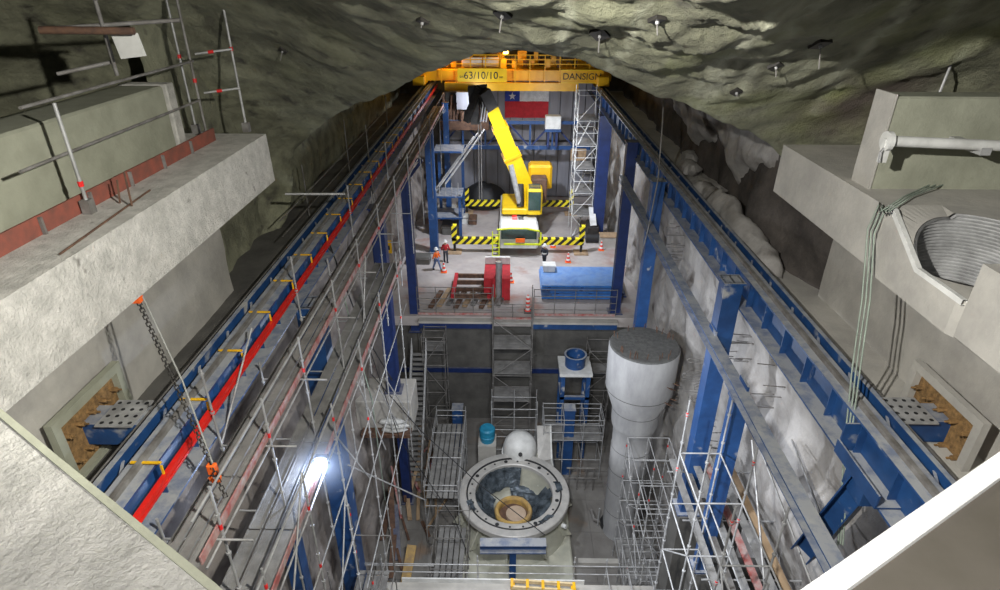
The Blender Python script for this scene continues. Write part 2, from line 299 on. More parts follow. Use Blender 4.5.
# ------------------------------------------------------------------ gallery slabs
struct('gallery_slab_left', MB().hexa([(-11.5, 3.5, -5.45), (-7.1, 3.5, -5.45), (-7.1, 17.7, -5.42), (-11.5, 17.7, -5.42), (-11.5, 3.5, -4.02), (-7.14, 3.5, -4.02), (-7.14, 17.72, -4.02), (-11.5, 17.72, -4.02)]), 'concw', label='pale concrete gallery slab on the left')
rs = MB().hexa([(7.72, 11.75, -5.42), (13, 11.75, -5.42), (13, 17.0, -5.42), (7.72, 17.0, -5.42), (7.68, 11.75, -4.05), (13, 11.75, -4.05), (13, 16.9, -4.05), (7.68, 16.9, -4.05)])
rs.bx(7.70, 13, 3.5, 8.95, -5.42, -4.05); rs.bx(9.75, 13, 8.95, 11.75, -5.42, -4.05)
struct('gallery_slab_right', rs, 'conc', label='grey concrete gallery slab on the right')
# V-shaped parapet under the viewpoint
def prism(pts, z0, z1):
    n = len(pts); m = MB(); m.add([(p[0], p[1], z0) for p in pts] + [(p[0], p[1], z1) for p in pts], [tuple(range(n - 1, -1, -1)), tuple(range(n, 2 * n))] + [(k, (k + 1) % n, n + (k + 1) % n, n + k) for k in range(n)]); return m
def ledgeV(pts, z0, z1, name, m, ny=60):
    return struct(name, prism(pts, z0, z1), m)
struct('parapet_left', prism([(0.0, 0.70), (-1.07, 1.44), (-2.11, 2.10), (-5.2, 4.1), (-5.2, 0.2), (-0.2, 0.2)], -2.5, -2.0), 'concw')
struct('parapet_left_rim', prism([(-0.02, 0.71), (-1.07, 1.46), (-2.11, 2.12), (-5.2, 4.12), (-5.2, 4.07), (-2.09, 2.07), (-1.05, 1.41), (0.0, 0.66)], -2.45, -1.992), 'concg')
def strip(o0, o1, z0, z1, nm, m):
    a = V((1.10, 1.48, 0)); b = V((1.94, 1.98, 0)); d = (b - a).normalized(); n_ = V((d.y, -d.x, 0)); p = a - d * 1.1; q = b + d * 3.5
    struct(nm, prism([(p + n_ * o0)[:2], (p + n_ * o1)[:2], (q + n_ * o1)[:2], (q + n_ * o0)[:2]], z0, z1), m)
strip(0.0, 0.085, -2.5, -2.0, 'parapet_right_kerb', 'bwhite'); strip(0.085, 0.42, -2.5, -2.03, 'parapet_right', 'shadebrown'); strip(0.42, 1.5, -2.5, -2.0, 'parapet_right_edge', 'white')  # middle strip has its shade painted in as brown
# ------------------------------------------------------------------ crane runway girders
def runway(side, web, label):
    y0, y1 = 5.6, 57.0; inn = 1 if side == 'left' else -1
    t = thing('crane_runway_girder', label, 'girder', (web, (y0 + y1) / 2, -9.0))
    g = MB(); g.bx(web - 0.26, web + 0.26, y0, y1, -8.05, -8.0); g.build('top_flange', 'blue', t)
    MB().bx(web - 0.02, web + 0.02, y0, y1, -8.9, -8.05).build('web', 'blue', t)
    MB().bx(web - 0.42, web + 0.42, y0, y1, -8.95, -8.9).build('bottom_flange', 'blue', t)
    MB().bx(web - 0.05, web + 0.05, y0, y1, -8.0, -7.9).build('rail', 'galvd', t)
    y = y0 + 0.3
    while y < 50:
        MB().bx(min(web, web + inn * 0.18), max(web, web + inn * 0.18), y, y + 0.03, -8.9, -8.05).build('stiffener', 'blue', t); y += 1.3 if y < 40 else 2.0
    ox = web - inn * 0.55
    MB().bx(min(ox, ox - inn * 0.12), max(ox, ox - inn * 0.12), y0, y1, -8.3, -8.06).build('outer_chord', 'blue', t)
    y = y0 + 0.6
    while y < y1 - 1: MB().bar((web - inn * 0.2, y, -8.2), (ox, y + 0.8, -8.2), 0.06, 0.06).build('lacing_bar', 'blue', t); y += 1.6
    MB().bx(min(ox - inn * 0.45, ox - inn * 0.5), max(ox - inn * 0.45, ox - inn * 0.5), y0, y1, -8.45, -8.38).build('edge_angle', 'galvd', t)
    return t
runway('left', -6.78, 'long blue crane runway girder on the left carrying the red conductor bar')
runway('right', 7.53, 'long blue crane runway girder on the right with regular web stiffeners and no red bar')
t = thing('conductor_bar', 'bright red conductor bar running the length of the left crane girder', 'conductor bar', (-6.38, 30, -8.5))
MB().bar((-6.38, 5.6, -8.25), (-6.38, 56, -8.25), 0.1, 0.09).build('red_bar', 'red', t)
MB().bar((-6.38, 5.6, -8.39), (-6.38, 56, -8.39), 0.06, 0.05).build('lower_bar', 'red', t)
y = 6.4
while y < 40:
    MB().bar((-6.95, y, -7.93), (-6.38, y, -7.93), 0.05, 0.03).bar((-6.40, y, -8.0), (-6.40, y, -8.42), 0.04, 0.03).build('hanger', 'yellow', t); y += 1.9
# ------------------------------------------------------------------ columns and braces
def column(x, y, z0, z1, m, label, w=0.5, brk=True, group='blue crane columns'):
    t = thing('steel_column', label, 'column', (x, y, z0), group)
    s = MB(); s.bx(x - w / 2, x + w / 2, y - w * 0.48, y - w * 0.42, z0, z1); s.bx(x - w / 2, x + w / 2, y + w * 0.42, y + w * 0.48, z0, z1); s.bx(x - 0.02, x + 0.02, y - w * 0.42, y + w * 0.42, z0, z1)
    s.bx(x - w / 2, x - w / 2 + 0.03, y - w * 0.42, y + w * 0.42, z0, z1); s.bx(x + w / 2 - 0.03, x + w / 2, y - w * 0.42, y + w * 0.42, z0, z1)
    s.build('shaft', m, t)
    MB().bx(x - w * 0.75, x + w * 0.75, y - w * 0.75, y + w * 0.75, z0, z0 + 0.05).build('base_plate', m, t)
    if brk:
        MB().bx(x - w * 0.6, x + w * 0.6, y - w * 0.6, y + w * 0.6, z1 - 0.06, z1).build('cap_plate', m, t)
    return t
column(6.80, 16.4, -17.6, -8.0, 'blue', 'thick blue crane column on the right, nearest to the viewer', 0.55)
column(6.80, 26.6, -19.5, -8.0, 'blue', 'blue crane column rising behind the white concrete cylinder', 0.55)
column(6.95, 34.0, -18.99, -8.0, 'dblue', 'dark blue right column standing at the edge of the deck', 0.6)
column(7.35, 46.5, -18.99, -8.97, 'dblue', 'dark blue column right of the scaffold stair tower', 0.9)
column(6.5, 13.55, -17.2, -10.25, 'blue', 'shorter blue column under the diagonal tie beam, front right', 0.42)
column(-6.3, 16.8, -24.2, -9.15, 'blue', 'thick blue crane column on the left behind the bright work lamp', 0.75)
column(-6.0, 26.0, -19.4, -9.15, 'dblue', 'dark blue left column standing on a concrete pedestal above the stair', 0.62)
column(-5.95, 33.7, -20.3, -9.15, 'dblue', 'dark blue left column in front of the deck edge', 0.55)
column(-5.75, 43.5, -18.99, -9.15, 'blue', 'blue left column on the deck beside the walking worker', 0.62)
column(-5.9, 26.4, -28.0, -21.4, 'dblue', 'dark blue column below the pedestal going down to the pit floor', 0.5)
column(-5.3, 51.5, -18.99, -9.0, 'blue', 'blue column far left next to the cladding wall', 0.45)
column(-7.0, 13.6, -27.9, -15.4, 'blue', 'blue column with pale cap plate below the left scaffold', 0.5)
t = thing('tie_beam', 'long dusty blue tie beam running low along the right columns', 'beam', (6.4, 18, -10.1))
MB().ibeam((6.35, 6.8, -10.0), (6.5, 33.6, -10.0), 0.34, 0.32).build('beam_body', 'blue', t)
for yy in (13.55, 16.4, 26.6): MB().bx(6.5, 6.56, yy - 0.3, yy + 0.3, -10.3, -9.7).build('gusset', 'blue', t)
struct('column_pier', MB().bx(6.45, 9.2, 15.9, 16.9, -28, -17.6), 'concd'); struct('column_pier', MB().bx(6.25, 9.2, 13.2, 13.9, -28, -17.2), 'concd'); struct('column_pier', MB().bx(-8.5, -5.6, 16.1, 17.1, -28, -24.2), 'conc')
t = thing('raking_brace', 'wide blue raking brace under the right girder near the white parapet', 'brace', (7.1, 10, -11.9))
MB().ibeam(A(805, 552, x=7.0), A(868, 478, x=7.35), 0.5, 0.45).build('brace_body', 'blue', t)
tp = A(868, 478, x=7.35); MB().bx(7.1, 7.85, tp.y - 0.35, tp.y + 0.35, -9.35, -8.95).build('head_plate', 'blue', t)
t = thing('splice_box', 'bright blue deep splice box inside the near end of the right girder', 'steel box', (7.3, 9.2, -8.9))
MB().bx(7.0, 7.5, 8.3, 9.9, -8.88, -8.84).bx(7.0, 7.04, 8.3, 9.9, -8.84, -8.55).bx(7.04, 7.5, 9.86, 9.9, -8.84, -8.12).build('box_body', 'blue', t)
# knee brackets (dark frames beside left columns)
for (px, py, yy, lab) in ((412, 178, 40, 'dark triangular knee bracket joining the left columns'),):
    a = A(403, 160, y=yy); b = A(422, 160, y=yy); c = A(405, 183, y=yy)
    MBk = MB().bar(a, b, 0.2, 0.2).bar(b, c, 0.2, 0.2).bar(a, c, 0.2, 0.2)
    tag(MBk.build('knee_bracket', 'dblue'), lab, 'bracket')
# ------------------------------------------------------------------ scaffolds
NP = {}
def standard(t, x, y, z0, z1, m='galv', bands=()):
    s = MB().tube((x, y, z0), (x, y, z1), 0.027, 7)
    z = z0 + 0.4
    while z < z1: s.tube((x, y, z - 0.025), (x, y, z + 0.025), 0.05, 7); z += 1.0
    o = s.build('standard', m, t, smooth=True)
    for z in [b for b in bands if z0 < b < z1 - 0.05]: MB().tube((x, y, z - 0.06), (x, y, z + 0.06), 0.034, 8).build('red_band', 'redband', o)
    return o
def planks(t, x0, x1, y0, y1, z, along='y', step=2.5, w=0.30, m='plank'):
    if along == 'y':
        y = y0
        while y < y1 - 0.1:
            x = x0; ye = min(y + step, y1)
            while x < x1 - w * 0.6:
                w_ = w - 0.035; s = MB().bx(x + 0.02, x + w_, y + 0.02, ye - 0.02, z - 0.02, z)
                s.bx(x + 0.02, x + 0.045, y + 0.02, ye - 0.02, z, z + 0.03).bx(x + w_ - 0.025, x + w_, y + 0.02, ye - 0.02, z, z + 0.03)
                s.build('plank', m, t); x += w
            y = ye
    else:
        y = y0
        while y < y1 - w * 0.6:
            MB().bx(x0, x1, y + 0.01, y + w - 0.01, z - 0.03, z).build('plank', m, t); y += w
def rail(t, p, q, m='galv', name='guard_rail', r=0.024): return MB().tube(p, q, r, 7).build(name, m, t, smooth=True)
def toeb(t, p, q, m='toe', h=0.2): return MB().bar(V(p) + V((0, 0, h / 2)), V(q) + V((0, 0, h / 2)), 0.03, h).build('toe_board', m, t)
# left high walkway along the runway: upper lane and lower lane
t = thing('walkway_scaffold', 'long tubular scaffold walkway with steel planks beside the left crane girder', 'scaffold', (-5.6, 24, -20))
ys = [7.6, 10.1, 12.6, 15.8, 19.0, 22.6, 26.5, 30.5, 35, 40, 46]
for i, y in enumerate(ys):
    b = (-7.6, -8.6) if i % 2 == 0 else (-8.2,)
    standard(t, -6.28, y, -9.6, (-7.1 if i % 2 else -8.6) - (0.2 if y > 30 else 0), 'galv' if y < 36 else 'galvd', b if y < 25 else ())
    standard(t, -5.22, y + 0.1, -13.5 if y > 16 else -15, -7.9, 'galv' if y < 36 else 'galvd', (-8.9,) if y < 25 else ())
    if y < 24: standard(t, -4.62, y, -21.0, -9.9, 'galv', (-11.0, -13) if i % 2 else (-10.4,))
    for z in ((-9.12, -11.12) if y < 31 else (-9.12,)):
        rail(t, (-6.28, y, z), (-4.62 if y < 24 else -5.22, y, z), 'galv', 'transom')
ye = 48
for a, b_ in ((7.0, 20.1), (20.1, 34), (34, 50)):
    for x, z in ((-5.22, -8.0), (-5.22, -9.14)):
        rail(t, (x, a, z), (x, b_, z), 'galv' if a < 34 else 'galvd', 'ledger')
for a, b_ in ((7.0, 15.1), (15.1, 24)):
    for x, z in ((-4.62, -10.1), (-4.62, -11.15), (-4.62, -13.1)): rail(t, (x, a, z), (x, b_, z), 'galv', 'ledger')
planks(t, -6.1, -5.3, 6.6, 20.1, -9.05, step=2.5, w=0.27); planks(t, -6.1, -5.3, 20.1, 50, -9.05, step=5.0, w=0.40)
planks(t, -5.85, -4.75, 6.6, 24, -11.05, step=2.9, w=0.37)
for a, b_ in ((7, 11), (11.05, 15), (15.05, 20), (20.05, 28), (28.1, 50)): toeb(t, (-5.28, a, -9.05), (-5.28, b_, -9.05))
for a, b_ in ((7, 12), (12.05, 17), (17.05, 24)): toeb(t, (-4.68, a, -11.05), (-4.68, b_, -11.05))
for (x, a, z, b_, z2) in ((-4.62, 7.6, -13.1, 10.1, -9.9), (-4.62, 12.6, -13.1, 10.1, -17), (-4.62, 12.6, -11, 15.1, -15), (-4.62, 17.6, -16, 15.1, -11), (-5.22, 17.6, -13, 20.1, -9), (-4.62, 20.1, -17, 17.6, -13), (-6.28, 10.1, -9.1, 12.6, -7.6)):
    rail(t, (x, a, z), (x, b_, z2), 'galv', 'diagonal_brace')
for z in (-15.1, -18.1): rail(t, (-4.62, 7.6, z), (-4.62, 22.6, z), 'galv', 'ledger')
# posts with long outrigger tubes beyond the girder, up near the left rock
t = thing('guard_posts', 'dark tubular guard frame on the rock side of the left girder', 'scaffold', (-7.9, 22, -9.35))
for i, (px, py, px2, py2) in enumerate([(302, 165, 309, 213), (340, 120, 350, 175), (362, 125, 371, 180), (384, 95, 388, 130)]):
    b = A(px2, py2, z=-9.2); tt = A(px, py, y=b.y); standard(t, b.x, b.y, -9.35, tt.z, 'galvd')
pa = [(-7.5, y_) for y_ in (20, 38)]
rail(t, (-8.1, 20, -8.2), (-8.1, 40, -8.2), 'galvd'); rail(t, (-8.1, 20, -7.6), (-8.1, 40, -7.6), 'galvd')
rail(t, A(285, 194, y=20), A(345, 194, y=20.5), 'galv', 'cross_tube', 0.045)
def frame_scaf(label, x0, x1, nx, y0, y1, ny, z0, z1, dz=2.0, decks=(), m='galv', bands=False, braces=True, along='x', name='scaffold_tower', rails=(), group=None):
    t = thing(name, label, 'scaffold', ((x0 + x1) / 2, (y0 + y1) / 2, z0), group)
    X = [x0 + (x1 - x0) * i / nx for i in range(nx + 1)]; Y = [y0 + (y1 - y0) * i / ny for i in range(ny + 1)]
    for i, x in enumerate(X):
        for j, y in enumerate(Y): standard(t, x, y, z0, z1, m, (z1 - 0.5, z1 - 2.5) if bands and (i + j) % 2 else ())
    z = z0 + dz
    while z < z1 + 0.01:
        for y in Y: rail(t, (x0, y, z), (x1, y, z), m, 'ledger')
        for x in X: rail(t, (x, y0, z), (x, y1, z), m, 'transom')
        z += dz
    if braces:
        z = z0; k = 0
        while z < z1 - dz + 0.01:
            i = k % nx; a, b = (X[i], X[i + 1]) if k % 2 else (X[i + 1], X[i])
            rail(t, (a, y0, z), (b, y0, z + dz), m, 'diagonal_brace')
            j = k % ny; a, b = (Y[j], Y[j + 1]) if k % 2 else (Y[j + 1], Y[j]); rail(t, (x0, a, z), (x0, b, z + dz), m, 'diagonal_brace')
            z += dz; k += 1
    for zd in decks: planks(t, x0 + 0.05, x1 - 0.05, y0 + 0.05, y1 - 0.05, zd, along, 2.5, 0.3)
    for zr in rails:
        for y in (y0, y1): rail(t, (x0, y, zr), (x1, y, zr), m)
        for x in (x0, x1): rail(t, (x, y0, zr), (x, y1, zr), m)
    return t
# front right scaffold with long plank lanes
frame_scaf('near right scaffold of tall tubes with red bands and plank lanes below the raking brace', 5.0, 6.15, 1, 7.6, 13.2, 3, -20.0, -10.1, 2.0, (), 'galv', True, True, 'y')
t = thing('long_plank_lane', 'lane of long grey boards low inside the near right scaffold', 'plank walkway', (6.5, 10, -17))
for k in range(6):
    a = A(720 + 14 * k, 596, z=-15.2 - 0.35 * (k % 2)); MB().bar(a, a + V((0, 5.5 + 0.3 * (k % 3), -0.1)), 0.24, 0.05).build('plank', ['plank', 'galvd', 'plank', 'toe', 'plank', 'board'][k], t)
for k in range(3): a = A(722, 596, z=-15.6); MB().tube((a.x - 0.4, a.y + 0.6 + 2.2 * k, -15.7), (a.x + 2.6, a.y + 0.6 + 2.2 * k, -15.7), 0.03, 7).build('transom', 'galv', t)
frame_scaf('narrow scaffold stair tower between the concrete cylinder and the right wall', 5.9, 7.9, 2, 17.9, 22.6, 3, -28.0, -19.6, 1.4, (-26.5,), 'galv', True)
frame_scaf('low tube scaffold at the foot of the right wall near the cylinder base', 4.3, 6.1, 2, 14.2, 17.2, 2, -28.0, -21.5, 2.0, (-24.0,), 'galv', True)
# under-deck tower in the middle
frame_scaf('dark scaffold tower with plank decks below the middle of the deck', -0.85, 1.55, 1, 31.0, 32.6, 1, -28.0, -16.4, 2.0, (-21.9, -24.0, -20.0), 'galvd', False, True, 'x')
frame_scaf('light scaffold frame standing left of the white domed pipe end', -0.9, 1.9, 2, 29.2, 30.4, 1, -28.0, -22.6, 1.6, (), 'galv', False, False)
# right platform with rails
frame_scaf('tube platform with two railed decks between blue post and concrete cylinder', 2.3, 5.9, 3, 28.4, 30.0, 1, -28.0, -23.3, 1.55, (-24.9,), 'galv', False, False, 'x', 'work_platform', (-24.3, -23.7))
# tower beside blue frame
frame_scaf('tall narrow scaffold ladder tower beside the blue frame stand', 5.2, 6.6, 1, 31.6, 33.0, 1, -28.0, -20.3, 1.5, (-22.2,), 'galvd', False, True)
# left long platform
frame_scaf('long railed scaffold platform with plank deck left of the turbine ring', -4.3, -2.5, 1, 23.2, 29.4, 3, -28.0, -23.2, 1.5, (-24.5,), 'galv', False, False, 'y', 'work_platform', (-23.9,))
frame_scaf('lower scaffold platform in front of the plank deck left of the ring', -3.6, -1.9, 1, 19.3, 22.9, 2, -28.0, -24.6, 1.5, (-26.2,), 'galvd', False, True, 'y')
# left lamp scaffold bits
frame_scaf('pale scaffold bay around the blue column at the lower left', -5.7, -4.3, 1, 12.9, 15.7, 1, -24.5, -16.9, 2.0, (-20.4,), 'galvd', True, False, 'y')
# long angled tubes
for (p, q, lab) in ((A(348, 465, y=16), A(425, 500, y=19), 'long pale tube propped from the lamp column to the lower left platform'), (A(385, 378, y=22), A(425, 440, y=25), 'thin sloping tube crossing the concrete pedestal'), (A(250, 497, y=13), A(320, 466, y=14), 'sloping tube from the left walkway toward the work lamp'), (A(757, 440, y=13), A(812, 585, y=9.5), 'long pale raking tube at the front right, upper of two'), (A(792, 440, y=14), A(838, 560, y=9.5), 'raking tube ending near the white parapet at the right'), (A(752, 440, y=13), A(765, 590, y=10), 'steep pale tube at the front right, nearly upright')):
    tag(MB().tube(p, q, 0.03, 7).build('scaffold_tube', 'galv', smooth=True), lab, 'scaffold tube')
# ------------------------------------------------------------------ stair at left
t = thing('steel_stair', 'steep grey steel stair beside the left concrete pedestal', 'stair', (-4.4, 26, -28))
a0 = V((-5.5, 31.8, -20.8)); a1 = V((-5.6, 27.3, -27.4))
for dx in (-0.45, 0.45):
    MB().bar(a0 + V((dx, 0, 0)), a1 + V((dx, 0, 0)), 0.04, 0.25).build('stringer', 'galv', t)
    for h in (0.5, 1.0): rail(t, a0 + V((dx, 0, h)), a1 + V((dx, 0, h)), 'galv', 'handrail')
    for k in range(6): p = a0.lerp(a1, k / 5) + V((dx, 0, 0)); rail(t, p, p + V((0, 0, 1)), 'galv', 'baluster')
for k in range(26):
    p = a0.lerp(a1, (k + 0.5) / 26); MB().bx(p.x - 0.44, p.x + 0.44, p.y - 0.12, p.y + 0.12, p.z - 0.02, p.z + 0.02).build('tread', 'plank', t)
frame_scaf('small railed landing at the top of the left stair', -5.3, -3.9, 1, 31.6, 32.9, 1, -28.0, -19.5, 2.1, (-20.6,), 'galvd', False, True, 'x', 'stair_landing', (-19.9,))
t = thing('concrete_pedestal', 'stepped concrete pedestal carrying a dark blue column at the left', 'pedestal', (-6, 25.9, -21.3))
MB().cbx(-7.9, -4.95, 24.9, 27.0, -21.3, -19.4, 0.04).build('block', 'conc', t)
MB().bx(-7.6, -5.0, 24.3, 24.88, -21.3, -21.1).build('ledge_shelf', 'brown', t)
for k, (dx, dy, dz, lab) in enumerate([(0, 0, 0, 'white sack lying lowest on the shelf before the pedestal'), (0.1, 0.1, 0.26, 'white sack in the middle of the pile on the pedestal shelf'), (-0.1, 0.05, 0.52, 'white sack on top of the pile against the pedestal')]):
    def wob(a, j): return 0.06 * math.sin(3 * a + j) + 0.04 * math.cos(5 * a)
    mt = Matrix.Diagonal((1.0, 0.33, 1))
    tag(MB().lathe([(0.01, 0), (0.55, 0.02), (0.7, 0.12), (0.55, 0.23), (0.01, 0.26)], (-5.9 + dx, 24.6 + dy * 0, -21.08 + dz), 20, mt, wob).build('cement_sack', 'sack', smooth=True), lab, 'sack', 'cement sacks on the shelf')
# ------------------------------------------------------------------ concrete cylinder column
cx, cy = 6.62, 24.5
t = thing('concrete_cylinder', 'tall white concrete cylinder with wider head and dark grout top', 'concrete column', (cx, cy, -28.0))
MB().lathe([(1.02, -28.0), (1.02, -23.2), (1.05, -23.15), (1.05, -21.7), (1.02, -21.65), (1.04, -20.6), (1.16, -20.2)], (cx, cy, 0), 48).build('shaft', 'concs', t, smooth=True)
MB().lathe([(1.16, -20.2), (1.19, -20.0), (1.22, -19.2), (1.66, -17.9), (1.69, -15.6), (1.62, -15.5)], (cx, cy, 0), 48).build('head', 'concs', t, smooth=True)
MB().lathe([(1.66, -15.52), (1.6, -15.46), (0.8, -15.43), (0.001, -15.42)], (cx, cy, 0), 48).build('top_surface', 'capg', t)
for zj, rj in ((-26.2, 1.022), (-24.6, 1.022), (-23.2, 1.053), (-21.7, 1.053), (-19.2, 1.225), (-17.9, 1.665)): MB().lathe([(rj, zj - 0.02), (rj + 0.006, zj), (rj, zj + 0.02)], (cx, cy, 0), 48).build('joint_line', 'capg', t)
rb = MB()
for k in range(26):
    a = R_.uniform(0, 2 * PI); r = R_.uniform(1.3, 1.55); rb.tube((cx + r * math.cos(a), cy + r * math.sin(a), -15.5), (cx + r * math.cos(a) + R_.uniform(-.05, .05), cy + r * math.sin(a), -15.15), 0.018, 5)
for k in range(12):
    a = -1.3 + 0.09 * (k % 6) + 0.35; z = -17.0 - 0.9 * (k // 6) - 0.1 * (k % 3); p = V((cx + 1.62 * math.cos(a), cy + 1.62 * math.sin(a), z)); rb.tube(p, p + V((0.3 * math.cos(a), 0.35 * math.sin(a), 0.03)), 0.018, 5)
rb.build('rebar_stub', 'brown', t)
# rebar starter bars on the right wall
for g, (px, py, yy, n, lab) in enumerate([(690, 385, 22, 9, 'bundle of looped starter bars beside the cylinder head'), (695, 245, 28, 9, 'comb of small starter bars between two right columns'), (740, 350, 19, 6, 'starter bars on the wall right of the near blue column'), (770, 395, 15.5, 3, 'few starter bars below the right girder'), (703, 440, 20, 8, 'starter bars at the foot of the wall between blue columns')]):
    b = A(px, py, y=yy); t = thing('starter_bars', lab, 'rebar', (8.9, yy, b.z - 0.9))
    for k in range(n * 2):
        s = MB(); p = V((8.9, yy + R_.uniform(-.9, .9), b.z - 0.9 + 1.9 * k / (2 * n - 1) + R_.uniform(-.1, .1))); q = p + V((-R_.uniform(0.4, 1.0), R_.uniform(-.1, .1), 0.02)); s.tube(p, q, 0.018, 5)
        if k % 2 == 0 and g == 0: s.path([q, q + V((-0.1, 0, -0.08)), q + V((-0.08, 0, -0.2)), p + V((0, 0, -0.24))], 0.018, 5)
        s.build('bar', 'galvd', t)
# ------------------------------------------------------------------ turbine
tx, ty, tz = 0.47, 24.3, -25.0
t = thing('turbine_stay_ring', 'huge pale machined turbine ring with dark sheeting and ochre core', 'turbine', (tx, ty, -28.0))
c = (tx, ty, 0)
MB().lathe([(2.62, -25.04), (2.64, -25.0), (3.02, -25.0), (3.06, -25.04), (3.06, -25.32), (2.95, -25.38), (2.4, -25.42)], c, 72).build('outer_flange', 'ringm', t)
MB().lathe([(2.55, -25.08), (2.55, -24.99), (2.63, -24.99), (2.63, -25.08)], c, 72).build('seal_groove', 'black', t)
MB().lathe([(2.12, -25.3), (2.14, -25.1), (2.2, -25.06), (2.56, -25.06)], c, 72).build('inner_flange', 'ringm', t)
MB().lathe([(2.12, -25.3), (2.12, -26.6), (1.9, -26.9), (0.9, -27.0)], c, 64).build('inner_barrel', 'cream', t, smooth=True)
for k in range(22):
    a = 2 * PI * k / 22 + 0.05; MB().tube((tx + 2.40 * math.cos(a), ty + 2.40 * math.sin(a), -25.065), (tx + 2.40 * math.cos(a), ty + 2.40 * math.sin(a), -25.045), 0.06 if k % 3 else 0.11, 10).build('bolt_hole', 'black', t)
def crum(u, v):
    a = -2.9 + 2 * PI * 0.86 * u + 0.1; r = 2.06 - 1.15 * v; z = -25.35 - 1.1 * v - 0.15 * math.sin(v * PI)
    k = nz(math.cos(a) * 2, math.sin(a) * 2, v * 2, 1.4, 0.32); return (tx + (r - abs(k) * 0.5) * math.cos(a), ty + (r - abs(k) * 0.5) * math.sin(a), z + k)
def crum2(u, v):
    a = 1.35 + 2.0 * u; r = 2.1 - 0.5 * v; k = nz(a * 2, v * 2, 5, 1.5, 0.25)
    return (tx + (r + k * 0.4) * math.cos(a), ty + (r + k * 0.4) * math.sin(a), -25.15 - 1.1 * v + k * 0.3)
def crum3(u, v):
    a = 2.6 + 4.2 * u; r = 2.09 - 1.0 * v; k = nz(math.cos(a) * 2, math.sin(a) * 2, v * 2 + 7, 1.4, 0.3)
    return (tx + (r + k * 0.2) * math.cos(a), ty + (r + k * 0.2) * math.sin(a), -25.65 - 0.75 * v + k * 0.5)
def crum4(u, v):
    a = -0.5 + 2.2 * u; r = 1.75 - 0.75 * v; k = nz(math.cos(a) * 2, math.sin(a) * 2, v * 2 + 3, 1.4, 0.3)
    return (tx + (r + k * 0.2) * math.cos(a), ty + (r + k * 0.2) * math.sin(a), -26.3 - 0.15 * v + k * 0.6)
sh = MB().grid(crum2, 24, 10).grid(crum3, 60, 14).grid(crum4, 40, 12); sh.build('dark_sheeting', 'foil', t, smooth=True)
for a in (3.5, 5.35, 0.1):
    def dr(u, v, a=a): r = 1.85 + 0.85 * u; b = a + 0.32 * (v - 0.5) + 0.1 * u; k = nz(u * 2 + a, v * 2, 1, 1.5, 0.1); return (tx + r * math.cos(b), ty + r * math.sin(b), (-25.5 + 0.6 * u if u < 0.6 else -24.98) + k)
    MB().grid(dr, 14, 8).build('draped_sheet_corner', 'foil', t, smooth=True)
MB().lathe([(1.02, -26.4), (1.05, -26.1), (1.0, -26.0), (0.85, -26.0), (0.8, -26.1), (0.8, -26.5)], (tx - 0.02, ty - 0.35, 0), 48).build('core_ring', 'ochre', t, smooth=False)
MB().lathe([(0.8, -26.42), (0.5, -26.44), (0.001, -26.45)], (tx - 0.02, ty - 0.35, 0), 40).build('core_floor', 'brown', t)
MB().lathe([(0.56, -26.4), (0.56, -26.22), (0.53, -26.2), (0.001, -26.2)], (tx + 0.13, ty - 0.42, 0), 40).build('core_disc', 'tan', t)
MB().lathe([(2.4, -25.4), (2.35, -25.6), (2.5, -26.2), (2.95, -26.9), (3.05, -27.4)], c, 64).build('spiral_casing', 'cream', t, smooth=True)
for k in range(10):
    a = 2 * PI * k / 10 + 0.2; ca_, sa = math.cos(a), math.sin(a)
    MB().bar((tx + 2.4 * ca_, ty + 2.4 * sa, -25.9), (tx + 3.1 * ca_, ty + 3.1 * sa, -26.9), 0.07, 0.8).build('stiffening_rib', 'cream', t)
MB().tube((tx + 2.55, ty - 1.8, -25.55), (tx + 2.75, ty - 1.95, -25.5), 0.12, 12).build('lifting_lug', 'white', t)
MB().cbx(tx - 3.1, tx + 3.15, ty - 4.3, ty + 2.6, -28.0, -27.3, 0.08).build('plinth', 'cream', t)
t = thing('pipe_end', 'white domed pipe end with dark centre boss behind the turbine ring', 'pipe', (0.85, 28, -28))
pc = V((0.85, 27.75, -24.9)); RX = Matrix.Rotation(math.radians(8), 3, 'X')
MB().lathe([(1.06, -3.4), (1.06, -0.5), (1.1, -0.5), (1.1, -0.4), (1.04, -0.38)], pc, 40, RX).build('pipe_body', 'white', t, smooth=False)
MB().lathe([(1.04, -0.4), (1.03, 0.0), (0.93, 0.4), (0.74, 0.7), (0.45, 0.93), (0.2, 1.0), (0.001, 1.02)], pc, 40, RX).build('domed_cover', 'white', t, smooth=True)
MB().lathe([(0.12, 0.1), (0.12, 0.2), (0.001, 0.2)], pc + V((0, -0.92, 0.3)), 12, Matrix.Rotation(math.radians(60), 3, 'X')).build('centre_boss', 'black', t)
for k in range(6): a = -0.4 - 0.45 * k; MB().bar(pc + RX @ V((1.08 * math.cos(a), 1.08 * math.sin(a), -0.9)), pc + RX @ V((1.12 * math.cos(a), 1.12 * math.sin(a), -0.1)), 0.06, 0.1).build('rib', 'cream', t)
t = thing('plastic_barrel', 'teal plastic barrel left of the white domed pipe end', 'barrel', (-1.0, 28.3, -24.6))
MB().lathe([(0.001, -25.3), (0.42, -25.3), (0.48, -24.9), (0.44, -24.85), (0.48, -24.8), (0.48, -24.4), (0.4, -24.3), (0.001, -24.3)], (-1.15, 28.8, 0), 24).build('body', 'teal', t)
tag(MB().bx(-1.7, -0.6, 28.2, 29.4, -28.0, -25.3).build('concrete_block', 'conc'), 'grey concrete block carrying the teal barrel', 'block')
